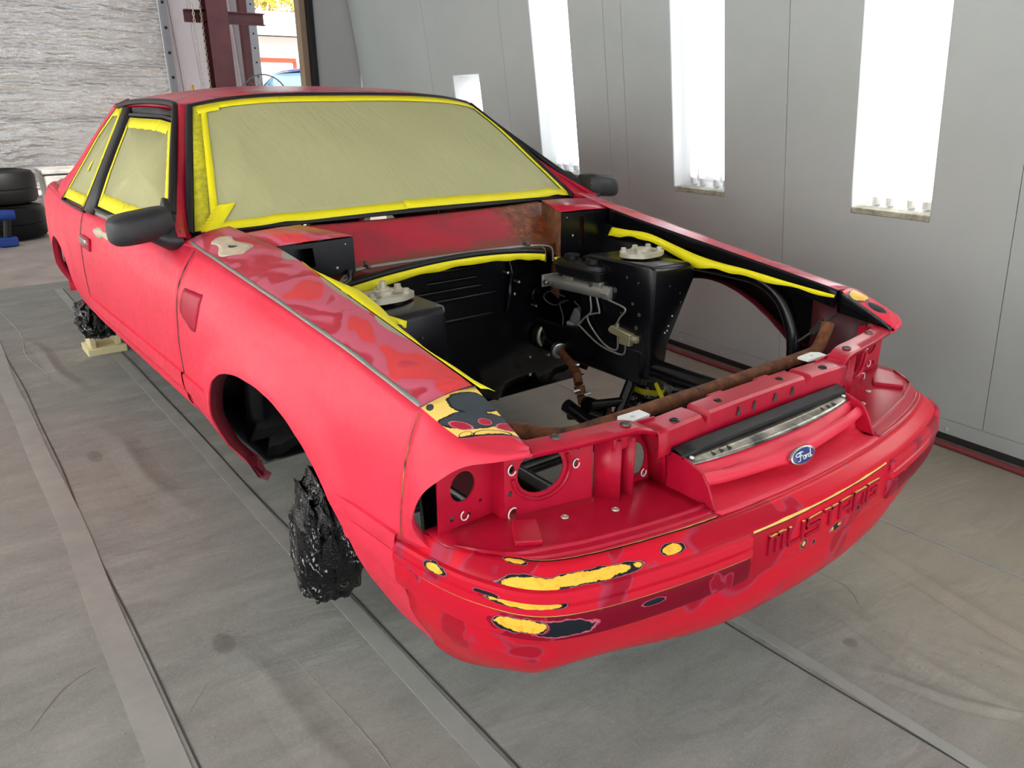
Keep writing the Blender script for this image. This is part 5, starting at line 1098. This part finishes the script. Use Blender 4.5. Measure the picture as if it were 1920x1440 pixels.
# ---- outside
MT['bwall'] = plain('white_building', S(236, 232, 226), .8)
MT['bred'] = plain('orange_red_trim', S(196, 70, 44), .6)
bd = empty('white_building', (9.0, 25.5, .28)); tag(bd, 'sunlit white building with orange-red door frames across the yard', 'building')
box('wall', (0, 0, 1.45), (12, 4, 2.9), 'bwall', bd, bevel=0); prism('roof', [(-6.3, -2.4, 2.9), (6.3, -2.4, 2.9), (6.3, 0, 3.7), (-6.3, 0, 3.7)], (0, 0, .1), plain('pale_roof', S(226, 224, 222), .6), bd); prism('roof', [(-6.3, 0, 3.7), (6.3, 0, 3.7), (6.3, 2.4, 2.9), (-6.3, 2.4, 2.9)], (0, 0, .1), 'bwall', bd)
for k in range(5):
    x = -4.4 + k * 1.75; d = empty('garage_door', (x, -2.02, 0), bd); box('door_leaf', (0, 0, 1.1), (1.2, .04, 2.2), 'bwall', d, bevel=0)
    box('door_frame', (0, -.02, 2.25), (1.4, .06, .12), 'bred', d, bevel=0); box('door_frame', (-.66, -.02, 1.1), (.1, .06, 2.2), 'bred', d, bevel=0); box('door_frame', (.66, -.02, 1.1), (.1, .06, 2.2), 'bred', d, bevel=0)
def tree(x, y, h, r, c1, c2, label, n=2600):
    tr = empty('tree', (x, y, 0)); tag(tr, label, 'tree', 'trees beyond the yard'); tube('trunk', [(0, 0, 0), (.1, 0, h * .4), (-.1, .1, h * .7)], [.22, .16, .06], plain('bark', S(84, 66, 50), .9), tr, 10)
    rnd = random.Random(int(x * 10)); bm = bmesh.new()
    for _ in range(n):
        a = Vector((rnd.gauss(0, 1), rnd.gauss(0, 1), rnd.gauss(0, 1))).normalized() * (rnd.random() ** .4); p = Vector((a.x * r, a.y * r, h * .62 + a.z * h * .38)); u = Vector((rnd.uniform(-1, 1), rnd.uniform(-1, 1), rnd.uniform(-1, 1))).normalized(); v = u.orthogonal().normalized(); s_ = rnd.uniform(.09, .2)
        f = bm.faces.new([bm.verts.new(p + u * s_), bm.verts.new(p + v * s_ * .6), bm.verts.new(p - u * s_), bm.verts.new(p - v * s_ * .6)])
    tt = NT('leaf'); tt.col(tt.ramp(tt.noise(1.2, 4, .7), [(.35, c1), (.6, c2)])); tt.rough(.6); tt.p.inputs['Transmission Weight'].default_value = 0; f_ = finish('foliage', bm, tt.m, tr, 0, recalc=False); f_['kind'] = 'stuff'
tree(9.6, 31, 7.4, 2.7, S(150, 160, 60), S(214, 170, 60), 'yellowing autumn tree behind the white building'); tree(4.0, 34, 6.4, 2.0, S(110, 140, 60), S(170, 176, 80), 'greener tree at the left end of the white building')
# parked blue car: shell lofted along its length
bc = empty('parked_car', (5.75, 15.6, 0)); tag(bc, 'blue car parked outside the doorway', 'car'); bc.rotation_euler.z = .25; bc.scale = (1.05, 1.05, 1.40)
MT['bcar'] = plain('blue_car_paint', S(24, 52, 150), .2, coat=.8); MT['glass'] = plain('car_glass', S(120, 160, 190), .08, spec=.9)
prof = [(-2.1, .45, .62), (-1.9, .32, .80), (-1.0, .28, .92), (1.3, .28, .95), (2.0, .32, .90), (2.15, .45, .75)]
sheet('car_body', [[(x, s * .86 * w_, z) for s, w_, z in ((-1, .92, z0), (-1, 1, .6), (-1, .97, z1 - .06), (-1, .85, z1), (0, 0, z1 + .03), (1, .85, z1), (1, .97, z1 - .06), (1, 1, .6), (1, .92, z0))] for x, z0, z1 in prof], 'bcar', bc, (0, 0, 1), .01)
cab = [(-1.0, .90, .92, .80), (-.35, 1.38, .96, .66), (.2, 1.45, .97, .64), (.9, 1.40, .96, .64), (1.6, .93, .93, .78)]
sheet('cabin_glass', [[(x, -.80, b), (x, -wd - .02, (b + zt) / 2), (x, -wd, zt - .03), (x, wd, zt - .03), (x, wd + .02, (b + zt) / 2), (x, .80, b)] for x, zt, b, wd in cab], 'glass', bc, (0, 0, 1), .005)
sheet('car_roof', [[(x, -wd, zt - .02), (x, -wd * .5, zt + .01), (x, wd * .5, zt + .01), (x, wd, zt - .02)] for x, zt, b, wd in ((-.35, 1.38, 0, .68), (.2, 1.45, 0, .66), (.9, 1.40, 0, .66))], 'bcar', bc, (0, 0, 1), .01)
for x in (-1.35, 1.3):
    for y in (-.80, .80): lathe('wheel', (x, y - .09, .31), (0, 1, 0), [(0, .2), (.02, .3), (.16, .3), (.18, .2)], 'rubber', bc, 20)
